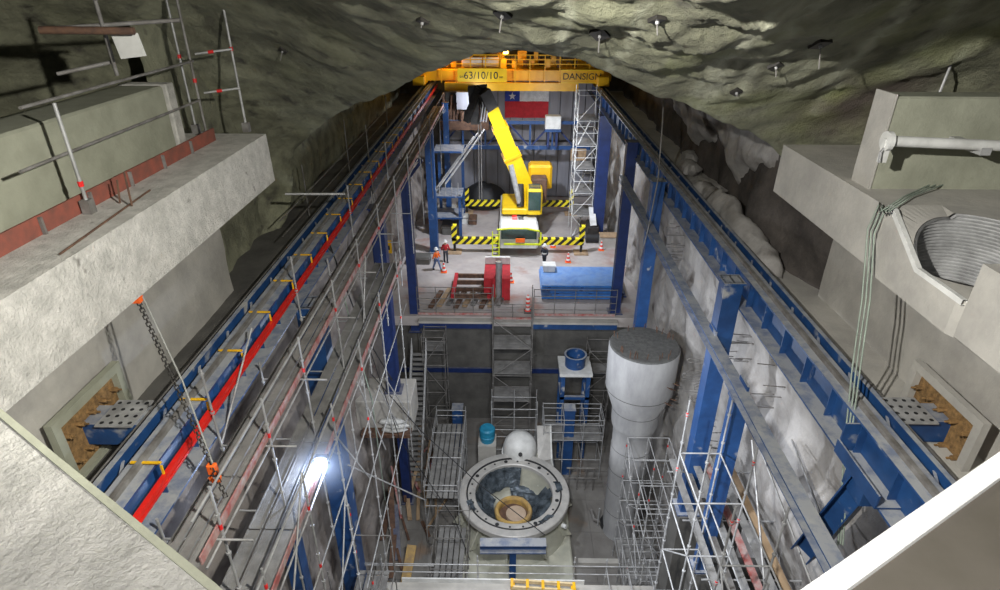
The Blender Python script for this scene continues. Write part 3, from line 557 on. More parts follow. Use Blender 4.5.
# angled white casing right of the dome
t = thing('angled_casing', 'grey angular casing panel between the domed pipe and blue post', 'casing', (2.4, 27.6, -28))
MB().hexa([(1.9, 26.9, -28), (3.2, 26.9, -28), (3.2, 29.0, -28), (1.9, 29.0, -28), (1.9, 26.9, -25.3), (2.7, 27.2, -25.3), (2.7, 28.9, -24.2), (1.9, 28.9, -24.2)]).build('panel', 'ringm', t)
MB().bar((2.72, 27.1, -25.2), (3.22, 26.9, -27.9), 0.1, 0.1).build('edge_pipe', 'white', t)
MB().bar((2.72, 28.9, -24.1), (2.72, 27.1, -25.2), 0.1, 0.1).build('edge_pipe', 'white', t)
for pts, lab in ((((372, 375, 21), (420, 430, 22.5), (480, 485, 22), (545, 535, 21)), 'long thin black cable sagging across the turbine ring'), (((365, 335, 22), (400, 440, 23), (455, 520, 22.3), (470, 560, 21)), 'second black cable hanging beside the turbine ring at the left')):
    P_ = [A(a, b, y=c_) for a, b, c_ in pts]; tag(MB().path([P_[0].lerp(P_[1], k / 4) for k in range(4)] + [P_[1].lerp(P_[2], k / 4) for k in range(4)] + [P_[2].lerp(P_[3], k / 4) for k in range(5)], 0.022, 6).build('power_cable', 'black', smooth=True), lab, 'cable')
# ------------------------------------------------------------------ blue T beam and bottom platform
t = thing('lifting_frame', 'bright blue T-shaped steel frame in front of the turbine ring', 'steel frame', (0.4, 19.9, -28))
a = A(480, 546, z=-24.3); b = A(546, 546, z=-24.3)
MB().ibeam(a, b, 0.5, 0.55, 0.06).build('cross_beam', 'blue', t)
MB().bx((a.x + b.x) / 2 - 0.16, (a.x + b.x) / 2 + 0.16, a.y - 0.15, a.y + 0.15, -28, a.z - 0.28).build('post', 'blue', t)
t = thing('front_platform', 'pale steel platform with white handrail across the bottom of the pit', 'platform', (-1.5, 16.2, -28))
p0 = A(300, 583, z=-22.9); yp = A(450, 583, z=-22.9).y
MB().bx(-6.6, 7.2, yp - 1.6, yp, -23.05, -22.9).build('deck_plate', 'conc', t)
MB().bx(-4.4, 3.4, yp, yp + 0.06, -23.1, -22.65).build('edge_beam', 'white', t)
for px in (278, 383, 478, 573, 640, 690):
    x = A(px, 583, z=-22.9).x; standard(t, x, yp + 0.1, -23.0, -21.3, 'galv')
for z, x0, x1 in ((-22.35, -6.6, 7.2), (-21.85, -6.6, 7.2), (-21.95, -6.0, -3.0)): rail(t, (x0, yp + 0.1, z), (x1, yp + 0.1, z), 'galv')
for x in (-5.8, 0, 6.5): MB().bx(x - 0.1, x + 0.1, yp - 0.9, yp - 0.7, -28, -23.05).build('support_post', 'galvd', t)
t = thing('spreader_beam', 'cream and ochre slotted spreader beam lying at the bottom centre', 'spreader beam', (1.1, yp - 0.3, -22.9))
a = A(512, 584, z=-22.6); b = A(574, 588, z=-22.6)
MB().bar(a, b, 0.08, 0.18, off=(0.16, 0)).bar(a, b, 0.08, 0.18, off=(-0.16, 0)).build('side_rail', 'creamy', t)
for k in range(5): p = a.lerp(b, k / 4); MB().bar(p + V((0, -0.2, 0.02)), p + V((0, 0.2, 0.02)), 0.12, 0.2).build('cross_tie', 'yellow', t)
MB().bx(a.x, a.x + 0.12, a.y - 0.1, a.y + 0.1, -22.9, -22.65).bx(b.x - 0.12, b.x, b.y - 0.1, b.y + 0.1, -22.9, -22.6).build('foot', 'yellow', t)
# short blue posts
for (px0, px1, pt, pb, yy, lab) in ((452.5, 462.5, 407, 445, 31.0, 'short dark blue square post left behind the platform'), (564.5, 575, 408, 478, 29.0, 'blue square post right of the domed pipe end')):
    a = A(px0, pt, y=yy); b = A(px1, pt, y=yy)
    t = thing('steel_post', lab, 'post', ((a.x + b.x) / 2, yy, -28)); w = (b.x - a.x)
    MB().bx(a.x, b.x, yy - w / 2, yy + w / 2, -28, a.z).build('shaft', 'blue', t); MB().bx(a.x - 0.04, b.x + 0.04, yy - w / 2 - 0.04, yy + w / 2 + 0.04, a.z, a.z + 0.05).build('cap_plate', 'blue', t)
# blue frame stand with drum
t = thing('drum_stand', 'blue four-legged stand with pale top and open blue drum', 'stand', (4.2, 31, -28))
x0, x1, y0, y1, zt = 3.35, 5.15, 30.2, 32.0, -21.2
MB().bx(x0 - 0.1, x1 + 0.1, y0 - 0.1, y1 + 0.1, zt - 0.22, zt).build('top_plate', 'white', t)
for x in (x0, x1 - 0.25):
    for y in (y0, y1 - 0.25): MB().bx(x, x + 0.25, y, y + 0.25, -28, zt - 0.22).build('leg', 'blue', t)
for z in (-23.2, -25.6): MB().bx(x0, x1, y0, y0 + 0.2, z, z + 0.2).bx(x0, x0 + 0.2, y0, y1, z, z + 0.2).bx(x1 - 0.2, x1, y0, y1, z, z + 0.2).build('cross_beam', 'blue', t)
MB().lathe([(0.62, zt), (0.62, zt + 0.75), (0.7, zt + 0.75), (0.7, zt + 0.82), (0.58, zt + 0.82), (0.56, zt + 0.05), (0.001, zt + 0.05)], ((x0 + x1) / 2, (y0 + y1) / 2, 0), 40).build('drum', 'blue', t)
# ------------------------------------------------------------------ deck edge
t = thing('deck_edge_beam', 'blue steel edge beam with pale top plate along the front of the deck', 'beam', (0.6, 33, -19.8))
MB().bx(-5.6, -0.9, 32.95, 33.15, -19.75, -19.25).build('left_face', 'dblue', t); MB().bx(1.6, 7.0, 32.95, 33.15, -19.75, -19.25).build('right_face', 'blue', t)
MB().bx(-5.6, 7.0, 32.7, 33.2, -19.25, -19.1).build('top_plate', 'conc', t)
MB().bx(-8.5, 9.5, 34.0, 34.17, -23.9, -23.55).build('lower_waler', 'dblue', t)
def railing(label, x0, x1, y, z, h, n, m='galvd', rails=3, name='deck_railing'):
    t = thing(name, label, 'railing', ((x0 + x1) / 2, y, z))
    for k in range(n + 1): rail(t, (x0 + (x1 - x0) * k / n, y, z), (x0 + (x1 - x0) * k / n, y, z + h), m, 'post')
    for k in range(rails): rail(t, (x0, y, z + h * (k + 1) / rails - 0.03), (x1, y, z + h * (k + 1) / rails - 0.03), m, 'guard_rail')
    MB().bx(x0, x1, y - 0.02, y + 0.02, z, z + 0.15).build('toe_board', 'toe', t)
    return t
railing('rusty tube railing on the left half of the deck edge', -5.7, -0.95, 33.4, -19.0, 2.0, 4, 'galvd', 5)
railing('tube railing on the right half of the deck edge before the blue panels', 1.7, 6.9, 33.4, -19.0, 1.9, 4, 'galvd', 4)
railing('short middle railing of the deck edge at the scaffold head', -0.85, 1.55, 32.9, -19.0, 1.1, 2, 'galvd', 2)
# blue steel panels stacked on the deck
for k in range(5):
    z = -18.95 + 0.22 * k; dx = R_.uniform(-.1, .1); xl = 2.3 + (0.6 if k in (1, 2) else 0)
    t = thing('formwork_sheet', ['lowest blue steel panel of the stack on the deck, partly hidden', 'second blue panel from the bottom of the deck stack', 'middle blue panel of the deck stack', 'fourth blue panel, just below the top of the deck stack', 'topmost bright blue panel of the stack on the deck'][k], 'panel', (4.8, 37, z), 'blue panels stacked on the deck')
    MB().bx(xl + dx, 7.6 + dx, 35.6, 38.6, z, z + 0.12).build('sheet', 'tarp', t)
    for q in range(3): MB().bx(xl + 0.4 + dx + 2.2 * q, xl + 0.6 + dx + 2.2 * q, 35.65, 38.5, z - 0.1, z).build('batten', 'dblue', t)
t = thing('crate', 'small white crate on top of the blue panel stack', 'crate', (2.9, 38, -17.9)); MB().cbx(2.5, 3.3, 37.7, 38.4, -17.95, -17.55).build('box', 'white', t); MB().bx(2.45, 3.35, 37.65, 38.45, -17.6, -17.5).build('lid', 'white', t)
# red and white enclosure
t = thing('site_barrier', 'red and pale panelled enclosure with grey pipe at the deck centre', 'barrier', (-0.3, 36.6, -19))
a = A(484, 300, z=-19); b = A(510, 300, z=-19)
ym = a.y
MB().bx(a.x, a.x + 0.75, ym, ym + 2.3, -19, -17.4).build('left_panel', 'flagred', t); MB().bx(a.x + 1.2, b.x, ym, ym + 2.3, -19, -17.4).build('right_panel', 'flagred', t)
MB().bx(a.x, b.x, ym + 2.3, ym + 2.5, -19, -16.9).build('back_panel', 'white', t)
MB().tube((a.x + 0.97, ym + 0.5, -19), (a.x + 0.97, ym + 0.5, -16.4), 0.2, 14).build('grey_pipe', 'galv', t)
# materials piled on deck left: rebar mats and timbers
for k in range(9):
    x = -5.0 + 0.55 * k; tag(MB().bar((x, 34.2 + 0.2 * (k % 3), -18.9), (x + 0.5, 36.4 + 0.4 * (k % 2), -18.86 + 0.04 * (k % 2)), 0.3, 0.16).build('timber_beam', ['brown', 'board', 'galvd'][k % 3]), ['leftmost', 'second', 'third', 'fourth', 'fifth', 'sixth', 'seventh', 'eighth', 'rightmost'][k] + ' from the left of the dirty timbers lying behind the left deck railing', 'timber', 'timbers behind the deck railing')
t = thing('pallet_stack', 'rust red steel frame lying on the deck left of the barrier', 'steel frame', (-2.4, 36.8, -19))
for x in (-3.6, -1.2): MB().bx(x - 0.12, x + 0.12, 35.0, 38.4, -18.7, -18.4).build('side_rail', 'flagred', t)
for k in range(4): MB().bx(-3.6, -1.2, 35.1 + 1.05 * k, 35.25 + 1.05 * k, -18.75, -18.45).build('cross_tie', 'brown', t)
# traffic cones
for (px, py, lab) in ((553, 247, 'red and white traffic cone right of the crane bumper'), (568, 262, 'traffic cone on the open deck floor at the far right'), (444, 272, 'traffic cone at the feet of the orange worker'), (511, 282, 'traffic cone beside the red enclosure'), (601, 250, 'traffic cone at the foot of the scaffold stair')):
    p = A(px, py, z=-18.99); t = thing('traffic_cone', lab, 'traffic cone', p, 'traffic cones on the deck')
    MB().bx(p.x - 0.22, p.x + 0.22, p.y - 0.22, p.y + 0.22, -18.99, -18.95).build('base', 'orange', t)
    MB().lathe([(0.17, -18.95), (0.04, -18.2), (0.001, -18.2)], (p.x, p.y, 0), 14).build('cone', 'redwhite', t)
p = A(528, 318, z=-19.0); p = V((p.x, 33.9, -19)); t = thing('warning_post', 'red plastic warning post at the deck edge in the middle', 'warning post', p); MB().lathe([(0.2, -19), (0.2, -18.9), (0.13, -18.85), (0.13, -17.9), (0.08, -17.8), (0.001, -17.8)], (p.x, p.y, 0), 14).build('post', 'redwhite', t); MB().bx(p.x - 0.25, p.x + 0.25, p.y - 0.25, p.y + 0.25, -19, -18.92).build('base', 'black', t)
# ------------------------------------------------------------------ mobile crane
t = thing('mobile_crane', 'yellow mobile crane with raised boom and striped outriggers on the deck', 'mobile crane', (0.9, 46, -19))
D = -19.0
MB().cbx(-0.65, 2.35, 43.6, 52.0, D + 0.9, D + 1.9, 0.08).build('carrier_body', 'white', t)
MB().cbx(-0.65, 2.35, 42.6, 44.6, D + 0.7, D + 2.35, 0.15).build('driver_cab', 'white', t)
MB().bx(-0.5, 2.2, 42.5, 42.62, D + 1.5, D + 2.25).build('windscreen', 'glass', t)
lm = MB().path([(-0.8, 42.4, D + 2.3), (0.2, 42.3, D + 2.45), (1.4, 42.3, D + 2.45), (2.4, 42.4, D + 2.2)], 0.08).bar((-0.3, 42.35, D + 1.15), (2.55, 42.35, D + 1.15), 0.08, 0.14).bar((2.5, 42.35, D + 1.1), (2.5, 42.35, D + 2.1), 0.12, 0.12)
lm.build('fluorescent_trim', 'lime', t)
MB().bx(0.6, 1.3, 42.2, 42.3, D + 1.35, D + 1.65).build('orange_plate', 'orange', t)
for x in (-0.5, 1.9):
    for y in (44.4, 46.0, 48.8, 50.4):
        w = thing('wheel', '', '', (x, y, D)) if False else None
        MB().tube((x, y, D + 0.6), (x + 0.4, y, D + 0.6), 0.6, 20).build('wheel', 'black', t)
for y, x0, x1 in ((43.4, -4.3, 5.9), (52.3, -3.9, 5.9)):
    MB().bx(x0, -0.7, y - 0.2, y + 0.2, D + 0.75, D + 1.25).build('outrigger_beam', 'hvblack', t); MB().bx(2.4, x1, y - 0.2, y + 0.2, D + 0.75, D + 1.25).build('outrigger_beam', 'hvblack', t)
    for x in (x0 + 0.15, x1 - 0.15):
        j = MB().bx(x - 0.2, x + 0.2, y - 0.2, y + 0.2, D + 1.0, D + 2.3).build('jack_housing', 'hvblack', t); MB().tube((x, y, D + 0.1), (x, y, D + 1.0), 0.1, 10).build('jack_leg', 'dark', j)
        MB().cbx(x - 0.55, x + 0.55, y - 0.5, y + 0.5, D, D + 0.12, 0.03).build('jack_pad', 'board', t)
lad = MB()
for x in (-1.15, -0.65): lad.bar((x, 42.0, D), (x, 42.3, D + 2.2), 0.07, 0.07)
for k in range(6): lad.bar((-1.15, 42.03 + 0.04 * k, D + 0.3 + 0.33 * k), (-0.65, 42.03 + 0.04 * k, D + 0.3 + 0.33 * k), 0.05, 0.05)
lad.build('ladder', 'lime', t)
for dx in (0, 0.5): MB().tube((0.35 + dx, 44.9, D + 2.2), (0.75 + dx, 44.9, D + 2.25), 0.34 - dx * 0.3, 14).build('hose_reel', 'red' if dx == 0 else 'dark', t)
MB().lathe([(1.2, D + 1.9), (1.2, D + 2.15), (0.001, D + 2.15)], (0.9, 47.6, 0), 30).build('turntable', 'dark', t)
MB().cbx(-0.5, 2.5, 46.2, 50.2, D + 2.15, D + 2.6, 0.08).build('slewing_platform', 'cryel', t)
MB().cbx(1.5, 2.75, 46.0, 47.6, D + 2.2, D + 4.3, 0.15).build('operator_cab', 'cryel', t)
MB().bx(1.62, 2.62, 45.93, 46.0, D + 2.6, D + 4.1).build('cab_glass', 'glass', t); MB().bx(1.65, 2.6, 46.2, 47.4, D + 4.3, D + 4.34).build('roof_glass', 'glass', t)
MB().cbx(1.7, 3.7, 49.4, 51.0, D + 3.3, D + 5.3, 0.2).build('counterweight', 'yellow', t)
MB().cbx(1.9, 3.2, 47.8, 49.2, D + 2.6, D + 4.6, 0.1).build('engine_cover', 'brown', t)
bp = A(530, 200, y=48.6); tipb = A(490, 104, y=46.6)
d = (tipb - bp)
b1 = bp + d * 0.50; b2 = bp + d * 0.78
MB().bar(bp, b1, 1.35, 1.3, (0, -1, 0.3)).build('boom_base', 'cryel', t)
MB().bar(b1 - d * 0.02, b2, 1.15, 1.15, (0, -1, 0.3)).build('boom_section', 'cryel', t); MB().bar(b2 - d * 0.02, tipb, 0.95, 0.95, (0, -1, 0.3)).build('boom_section', 'cryel', t)
for q, k in ((b1, 1.36), (b2, 1.16)): MB().bar(q - d * 0.012, q + d * 0.012, k + 0.1, k + 0.15, (0, -1, 0.3)).build('boom_collar', 'yellow', t)
MB().tube(V((1.0, 46.6, D + 2.7)), bp + d * 0.42 + V((-0.3, -0.7, 0)), 0.22, 12).build('lift_cylinder', 'galv', t); MB().tube(V((1.0, 46.6, D + 2.7)), bp + d * 0.24 + V((-0.1, -0.8, -0.2)), 0.3, 12).build('cylinder_sleeve', 'dark', t)
hd = MB().bar(tipb + V((0, 0, -0.3)), tipb + V((-0.6, -0.3, 1.0)), 1.3, 0.9).bar(tipb + V((-1.3, 0, 1.2)), tipb + V((-1.1, 0.2, -1.5)), 0.7, 0.5).bar(tipb + V((-0.8, -0.4, 1.2)), tipb + V((-1.8, 0, -1.3)), 0.4, 0.5).bar(tipb + V((-1.6, 0, 1.0)), tipb + V((-0.2, 0, 1.1)), 0.4, 0.6)
hd.build('boom_head', 'dark', t)
for k in range(3): MB().path([tipb + V((-0.3 - 0.2 * k, -0.4, 1.0)), tipb + V((-0.1 - 0.2 * k, -0.7, 0)), tipb + V((-0.3 - 0.2 * k, -0.6, -1.2))], 0.05).build('hose', 'galv', t)
for x in (-0.2, -0.0): MB().tube((tipb.x + x - 0.7, tipb.y, tipb.z), (tipb.x + x - 0.7, tipb.y, D + 3.2), 0.03, 6).build('hoist_rope', 'galvd', t)
# ------------------------------------------------------------------ travelling bridge crane
gy = 54.0
zl, zm, zt = A(500, 90, y=gy).z, A(500, 82, y=gy).z, A(500, 69, y=gy).z
t = thing('bridge_crane', 'yellow travelling bridge crane spanning the far end with lettered girder', 'bridge crane', (0.4, gy, zl))
MB().bx(-5.5, 5.9, gy - 0.5, gy + 0.3, zl, zm).build('lower_girder', 'yellow', t)
MB().bx(-8.0, 8.7, gy + 0.0, gy + 1.0, zm + 0.1, zt - 0.1).build('main_girder', 'yellow', t)
MB().bx(-8.0, 8.7, gy + 3.0, gy + 4.0 - 0.9, zm, zt).build('rear_girder', 'yellow', t)
sa, sb = A(458, 80, y=gy), A(507, 69, y=gy)
sg = MB().bx(sa.x, sb.x, gy - 0.55, gy - 0.4, zm + 0.05, zt + 0.1).build('sign_panel', 'cryel', t)
sa2, sb2 = A(560, 80, y=gy), A(603, 70, y=gy)
sg2 = MB().bx(sa2.x, sb2.x, gy - 0.55, gy - 0.4, zm + 0.05, zt + 0.0).build('sign_panel', 'yellow', t)
def text(body, loc, size, m, parent, name='lettering', rot=(PI / 2, 0, 0), ext=0.01, sx=1):
    cu = bpy.data.curves.new(name, 'FONT'); cu.body = body; cu.size = size; cu.align_x = 'CENTER'; cu.align_y = 'CENTER'; cu.extrude = ext; cu.materials.append(M[m])
    tmp = bpy.data.objects.new(name + '_src', cu); me = bpy.data.meshes.new_from_object(tmp); bpy.data.objects.remove(tmp)
    o = bpy.data.objects.new(name, me); C.objects.link(o); o.location = V(loc) - ORG[parent.name]; o.rotation_euler = rot; o.scale.x = sx; o.parent = parent; ORG[o.name] = ORG[parent.name]; return o
text('63/10/10', ((sa.x + sb.x) / 2 - 0.1, gy - 0.57, (zm + zt) / 2 + 0.05), 0.82, 'black', sg); text('SWL', (sa.x + 0.45, gy - 0.57, (zm + zt) / 2 - 0.05), 0.26, 'black', sg); text('ton', (sb.x - 0.5, gy - 0.57, (zm + zt) / 2 - 0.05), 0.26, 'black', sg)
text('DANSIGN', ((sa2.x + sb2.x) / 2, gy - 0.57, (zm + zt) / 2), 0.74, 'black', sg2)
fr = MB()
for zz in (zm + 0.05, zt): fr.bar((sa2.x, gy - 0.58, zz), (sb2.x, gy - 0.58, zz), 0.06, 0.08)
fr.build('sign_frame', 'cryel', sg2)
for x in [-7.0 + 1.25 * k for k in range(12)]: MB().bx(x - 0.04, x + 0.04, gy - 0.46, gy - 0.38, zm, zt + 1.15).build('rail_post', 'yellow', t)
for z in (zt + 0.45, zt + 0.8, zt + 1.15): MB().bx(-7.0, 6.75, gy - 0.45, gy - 0.39, z - 0.035, z + 0.035).build('hand_rail', 'yellow', t)
mc = MB()
for k in range(26):
    x = -6 + 0.48 * k; w = R_.uniform(0.2, 0.9); h = R_.uniform(0.4, 1.4); yy = gy + 0.6 + R_.random() * 1.8; MB().cbx(x, x + w, yy, yy + w * 0.6, zt, zt + h).build('machinery_box', 'yellow' if k % 3 else 'brown', t)
MB().bx(-4.0, -2.3, gy - 0.1, gy + 0.4, zt + 0.15, zt + 0.9).build('electrical_cabinet', 'white', t); MB().bx(-2.2, -0.9, gy - 0.1, gy + 0.4, zt + 0.15, zt + 0.9).build('electrical_cabinet', 'white', t)
for x in (-7.6, 7.9): MB().cbx(x - 0.5, x + 0.5, gy - 1.2, gy + 2.2, -7.88, zm + 0.6, 0.06).build('end_carriage', 'yellow', t)
MB().bx(-4.4, -3.0, gy - 1.9, gy - 1.2, zl - 1.3, zl + 0.1).build('control_box', 'panel', t)
hk = MB()
for k in range(16):
    a = V((-5.6 + 0.27 * k, gy - 1.5 + R_.uniform(-.4, .4), zl - 2.4 + R_.uniform(-.2, .2))); hk.tube(a, a + V((R_.uniform(-.2, .5), 0, R_.uniform(0.9, 2.4))), 0.13, 7)
hk.bx(-5.9, -1.7, gy - 2.0, gy - 0.8, zl - 3.0, zl - 2.3); hk.build('hoist_underframe', 'brown', t)
MB().bx(-5.4, -1.9, gy - 1.1, gy - 0.6, zl - 2.6, zl - 0.02).build('hanger_block', 'dark', t)
# lamps on the bridge
for k, (x, z) in enumerate(((-4.8, zt + 0.9), (-0.3, zt + 1.4), (-6.2, zt + 0.4))):
    q = thing('sodium_lamp', ['orange lamp left of the white cabinets on the bridge crane', 'orange lamp right of the white cabinets on the bridge crane', 'orange lamp at the far left end of the bridge crane'][k], 'lamp', (x, gy + 0.4, z - 0.25)); MB().cbx(x - 0.25, x + 0.25, gy + 0.3, gy + 0.6, z - 0.25, z + 0.25).build('housing', 'yellow', q); MB().bx(x - 0.2, x + 0.2, gy + 0.27, gy + 0.3, z - 0.2, z + 0.2).build('lens', 'sodium', q)
# flag on the back wall
fa, fb = A(505, 91, y=57.0), A(548, 118, y=57.0)
t = thing('wall_flag', 'red, white and blue flag with a single star hanging on the back wall', 'flag', (fa.x, 57.1, fb.z))
hm = fa.z - (fa.z - fb.z) * 0.38; bxr = fa.x + 1.35
def wv(u, v, x0, x1, z0, z1): x = x0 + (x1 - x0) * u; return (x, 57.05 + 0.05 * math.sin(x * 3 + v), z0 + (z1 - z0) * v)
for nm, x0, x1, z0, z1 in (('flagred', fa.x, fb.x, fb.z, hm), ('flagblue', fa.x, bxr, hm, fa.z), ('flagwhite', bxr, fb.x, hm, fa.z)):
    o = MB().grid(lambda u, v: wv(u, v, x0, x1, z0, z1), 16, 4).build(nm.replace('flag', '') + '_field', nm, t)
    if nm == 'flagblue': can = o
st = []
for k in range(10): r = 0.36 if k % 2 == 0 else 0.15; a = PI / 2 + k * PI / 5; st.append((fa.x + 0.67 + r * math.cos(a), 56.97, (hm + fa.z) / 2 + r * math.sin(a)))
MB().add(st + [(fa.x + 0.67, 56.97, (hm + fa.z) / 2)], [(k, (k + 1) % 10, 10) for k in range(10)]).build('star', 'flagwhite', can)
# back truss
y = 52.6
t = thing('blue_truss', 'blue lattice truss across the back above the mobile crane', 'truss', (0.6, y, A(500, 147, y=y).z))
z1, z2 = A(500, 122, y=y).z, A(500, 147, y=y).z; xl = A(440, 122, y=y).x; xr = A(592, 122, y=y).x
MB().bar((xl, y, z1), (xr - 1.2, y, z1), 0.3, 0.3).build('top_chord', 'blue', t); MB().bar((xl, y, z2), (xr, y, z2), 0.3, 0.35).build('bottom_chord', 'blue', t)
n = 6
for k in range(n):
    xa = xl + (xr - xl - 1.4) * k / n; xb = xl + (xr - xl - 1.4) * (k + 1) / n
    MB().bar((xa, y, z1), (xa, y, z2), 0.15, 0.15).build('post', 'blue', t)
    MB().bar((xa, y, z1 if k % 2 else z2), (xb, y, z2 if k % 2 else z1), 0.12, 0.14).build('diagonal', 'dblue', t)
t = thing('ventilation_box', 'pale blue box unit on the right half of the blue truss', 'box', (4.0, y - 0.6, z1)); a, b = A(545, 128, y=y - 0.7), A(561, 118, y=y - 0.7)
MB().cbx(a.x, b.x, y - 1.1, y - 0.2, a.z, b.z + 0.2, 0.05).build('casing', 'white', t); MB().bx(a.x - 0.03, b.x + 0.03, y - 1.15, y - 0.2, a.z - 0.25, a.z).build('base_frame', 'blue', t); MB().bx(a.x + 0.2, a.x + 0.4, y - 0.8, y - 0.6, z2 + 0.18, a.z - 0.25).bx(b.x - 0.4, b.x - 0.2, y - 0.8, y - 0.6, z2 + 0.18, a.z - 0.25).build('leg', 'dblue', t)
t = thing('wall_speaker_box', 'lit orange-brown cabinet at the right end of the blue truss', 'cabinet', A(577, 158, y=y)); a, b = A(570, 159, y=y), A(586, 148, y=y)
MB().cbx(a.x, b.x, y - 0.5, y, a.z, b.z, 0.03).build('case', 'board', t); MB().bx(a.x + 0.15, a.x + 0.6, y - 0.53, y - 0.5, a.z + 0.2, b.z - 0.15).build('front_panel', 'brown', t)
# left blue platforms on the deck
t = thing('blue_platform', 'blue steel access platform with sloping handrails left on the deck', 'platform', (-4.6, 49, -19))
for x in (-5.9, -3.9):
    for yy in (46.5, 50.5): MB().bx(x - 0.12, x + 0.12, yy - 0.12, yy + 0.12, -19, -12.3 if yy > 48 else -15.4).build('leg', 'blue', t)
for z, y0, y1 in ((-15.4, 46.3, 48.6), (-12.3, 48.4, 50.7), (-17.2, 46.3, 48.6)): MB().bx(-6.1, -3.7, y0, y1, z - 0.15, z).build('deck_plate', 'blue', t)
for k, dx in enumerate((0, 0.35, 0.9)): MB().bar((-5.9 + dx, 46.4, -15.0 + 0.3 * k), (-2.9 + dx, 50.5, -11.6 + 0.3 * k), 0.1, 0.1).build('handrail', 'galv', t)
for k in range(5): MB().tube((-6 + 0.5 * k, 46.3, -15.4), (-6 + 0.5 * k, 46.3, -14.3), 0.03, 6).build('baluster', 'galv', t)
# scaffold stair tower at the right back
t = frame_scaf('white scaffold stair tower standing at the back right of the deck', 5.25, 6.85, 1, 46.6, 49.0, 1, -19.0, -7.2, 1.9, (-17.0, -15.1, -13.2, -11.3, -9.4), 'white', False, True, 'x', 'stair_tower', (-14.2, -16.1, -12.3, -10.4))
for z in (-18.9, -15.1, -11.3): rail(t, (5.4, 46.7, z), (6.7, 48.9, z + 1.8), 'white', 'stair_flight', 0.06)
t = thing('parked_forklift', 'dark machine with pale seat parked at the foot of the stair tower', 'machine', A(598, 243, z=-19)); p = A(592, 243, z=-19)
MB().cbx(p.x - 0.4, p.x + 0.5, p.y, p.y + 1.8, -18.7, -17.6, 0.1).build('body', 'dark', t); MB().bar((p.x, p.y, -17.5), (p.x - 0.1, p.y + 1.0, -16.3), 0.5, 0.12).build('seat', 'white', t); MB().tube((p.x - 0.5, p.y + 0.2, -18.6), (p.x + 0.6, p.y + 0.2, -18.6), 0.4, 16).build('wheel', 'black', t)
p = A(611, 247, z=-19); t = thing('wooden_crate', 'grey-brown crate on the deck at the foot of the dark right column', 'crate', p); MB().cbx(p.x - 0.9, p.x + 0.6, p.y - 0.2, p.y + 0.7, -19, -18.1, 0.03).build('box', 'conc', t); MB().bx(p.x - 0.95, p.x + 0.65, p.y - 0.25, p.y + 0.75, -18.1, -18.02).build('lid', 'board', t)
# rubble and equipment left of crane
for k, (px, py, w, d_, h, m, lab) in enumerate([(452, 232, 1.6, 1.4, 0.9, 'concd', 'dark equipment case left of the mobile crane'), (447, 216, 1.8, 1.5, 0.9, 'conc', 'grey block on the deck behind the dark case'), (462, 222, 1.1, 1.0, 0.7, 'white', 'pale block on the deck near the left outrigger'), (420, 262, 1.6, 1.0, 0.6, 'concd', 'dark flat box on the deck left of the orange worker'), (473, 222, 0.7, 1.4, 0.5, 'brown', 'narrow brown case close to the mobile crane carrier')]):
    p = A(px, py, z=-19); t = thing('equipment_case', lab, 'case', p, 'cases left on the deck'); MB().cbx(p.x - w / 2, p.x + w / 2, p.y - d_ / 2, p.y + d_ / 2, -19, -19 + h, 0.06).build('case_body', m, t); MB().bx(p.x - w / 2 - 0.03, p.x + w / 2 + 0.03, p.y - d_ / 2 - 0.03, p.y + d_ / 2 + 0.03, -19 + h * 0.75, -19 + h * 0.82).build('case_rim', 'galvd', t)
p = A(462, 205, z=-16.5)
def heap(u, v):
    a = 2 * PI * u; r = 2.3 * v; return (-2.3 + r * math.cos(a) * (1 + 0.2 * math.sin(3 * a)), 55.0 + r * 0.8 * math.sin(a), -19 + 2.0 * (1 - v ** 3) + nz(r * math.cos(a), r * math.sin(a), 1, 0.9, 0.4) * (1 - v))
tag(MB().grid(heap, 40, 14).build('shade_heap', 'black', smooth=True), 'dark heap added as shade against the back wall left of the boom', 'heap')  # black shape stands in for the shadow beside the boom
# ------------------------------------------------------------------ gallery furniture, left
t = thing('gallery_formwork_board', 'red-brown formwork board standing along the left gallery slab', 'board', (-8.27, 12, -4.02)); MB().bar((-8.27, 5.6, -3.85), (-8.27, 16.9, -3.85), 0.04, 0.34).build('board', 'toe2', t) if False else None
M['toe2'] = mat('red_brown_form_board', (0.27, 0.075, 0.05), (0.16, 0.06, 0.045), rough=0.85, scale=3)
MB().bar((-8.27, 5.6, -3.85), (-8.27, 16.9, -3.85), 0.04, 0.34).build('board_face', 'toe2', t)
for k in range(7): MB().bx(-8.24, -8.18, 7 + 1.4 * k, 7.05 + 1.4 * k, -4.02, -3.7).build('steel_pin', 'galvd', t)
t = thing('gallery_parapet', 'thick grey concrete parapet block behind the left formwork board', 'parapet', (-9.4, 13, -4.02))
MB().cbx(-10.2, -9.0, 4.6, 16.2, -4.02, -2.45, 0.05).build('block', 'concg', t); MB().cbx(-10.2, -8.92, 16.2, 16.6, -4.02, -2.42, 0.03).build('end_pier', 'concw', t)
t = thing('gallery_guardrail', 'white and grey tube guardrail with red bands on the left gallery slab', 'guardrail', (-8.1, 13, -4.02))
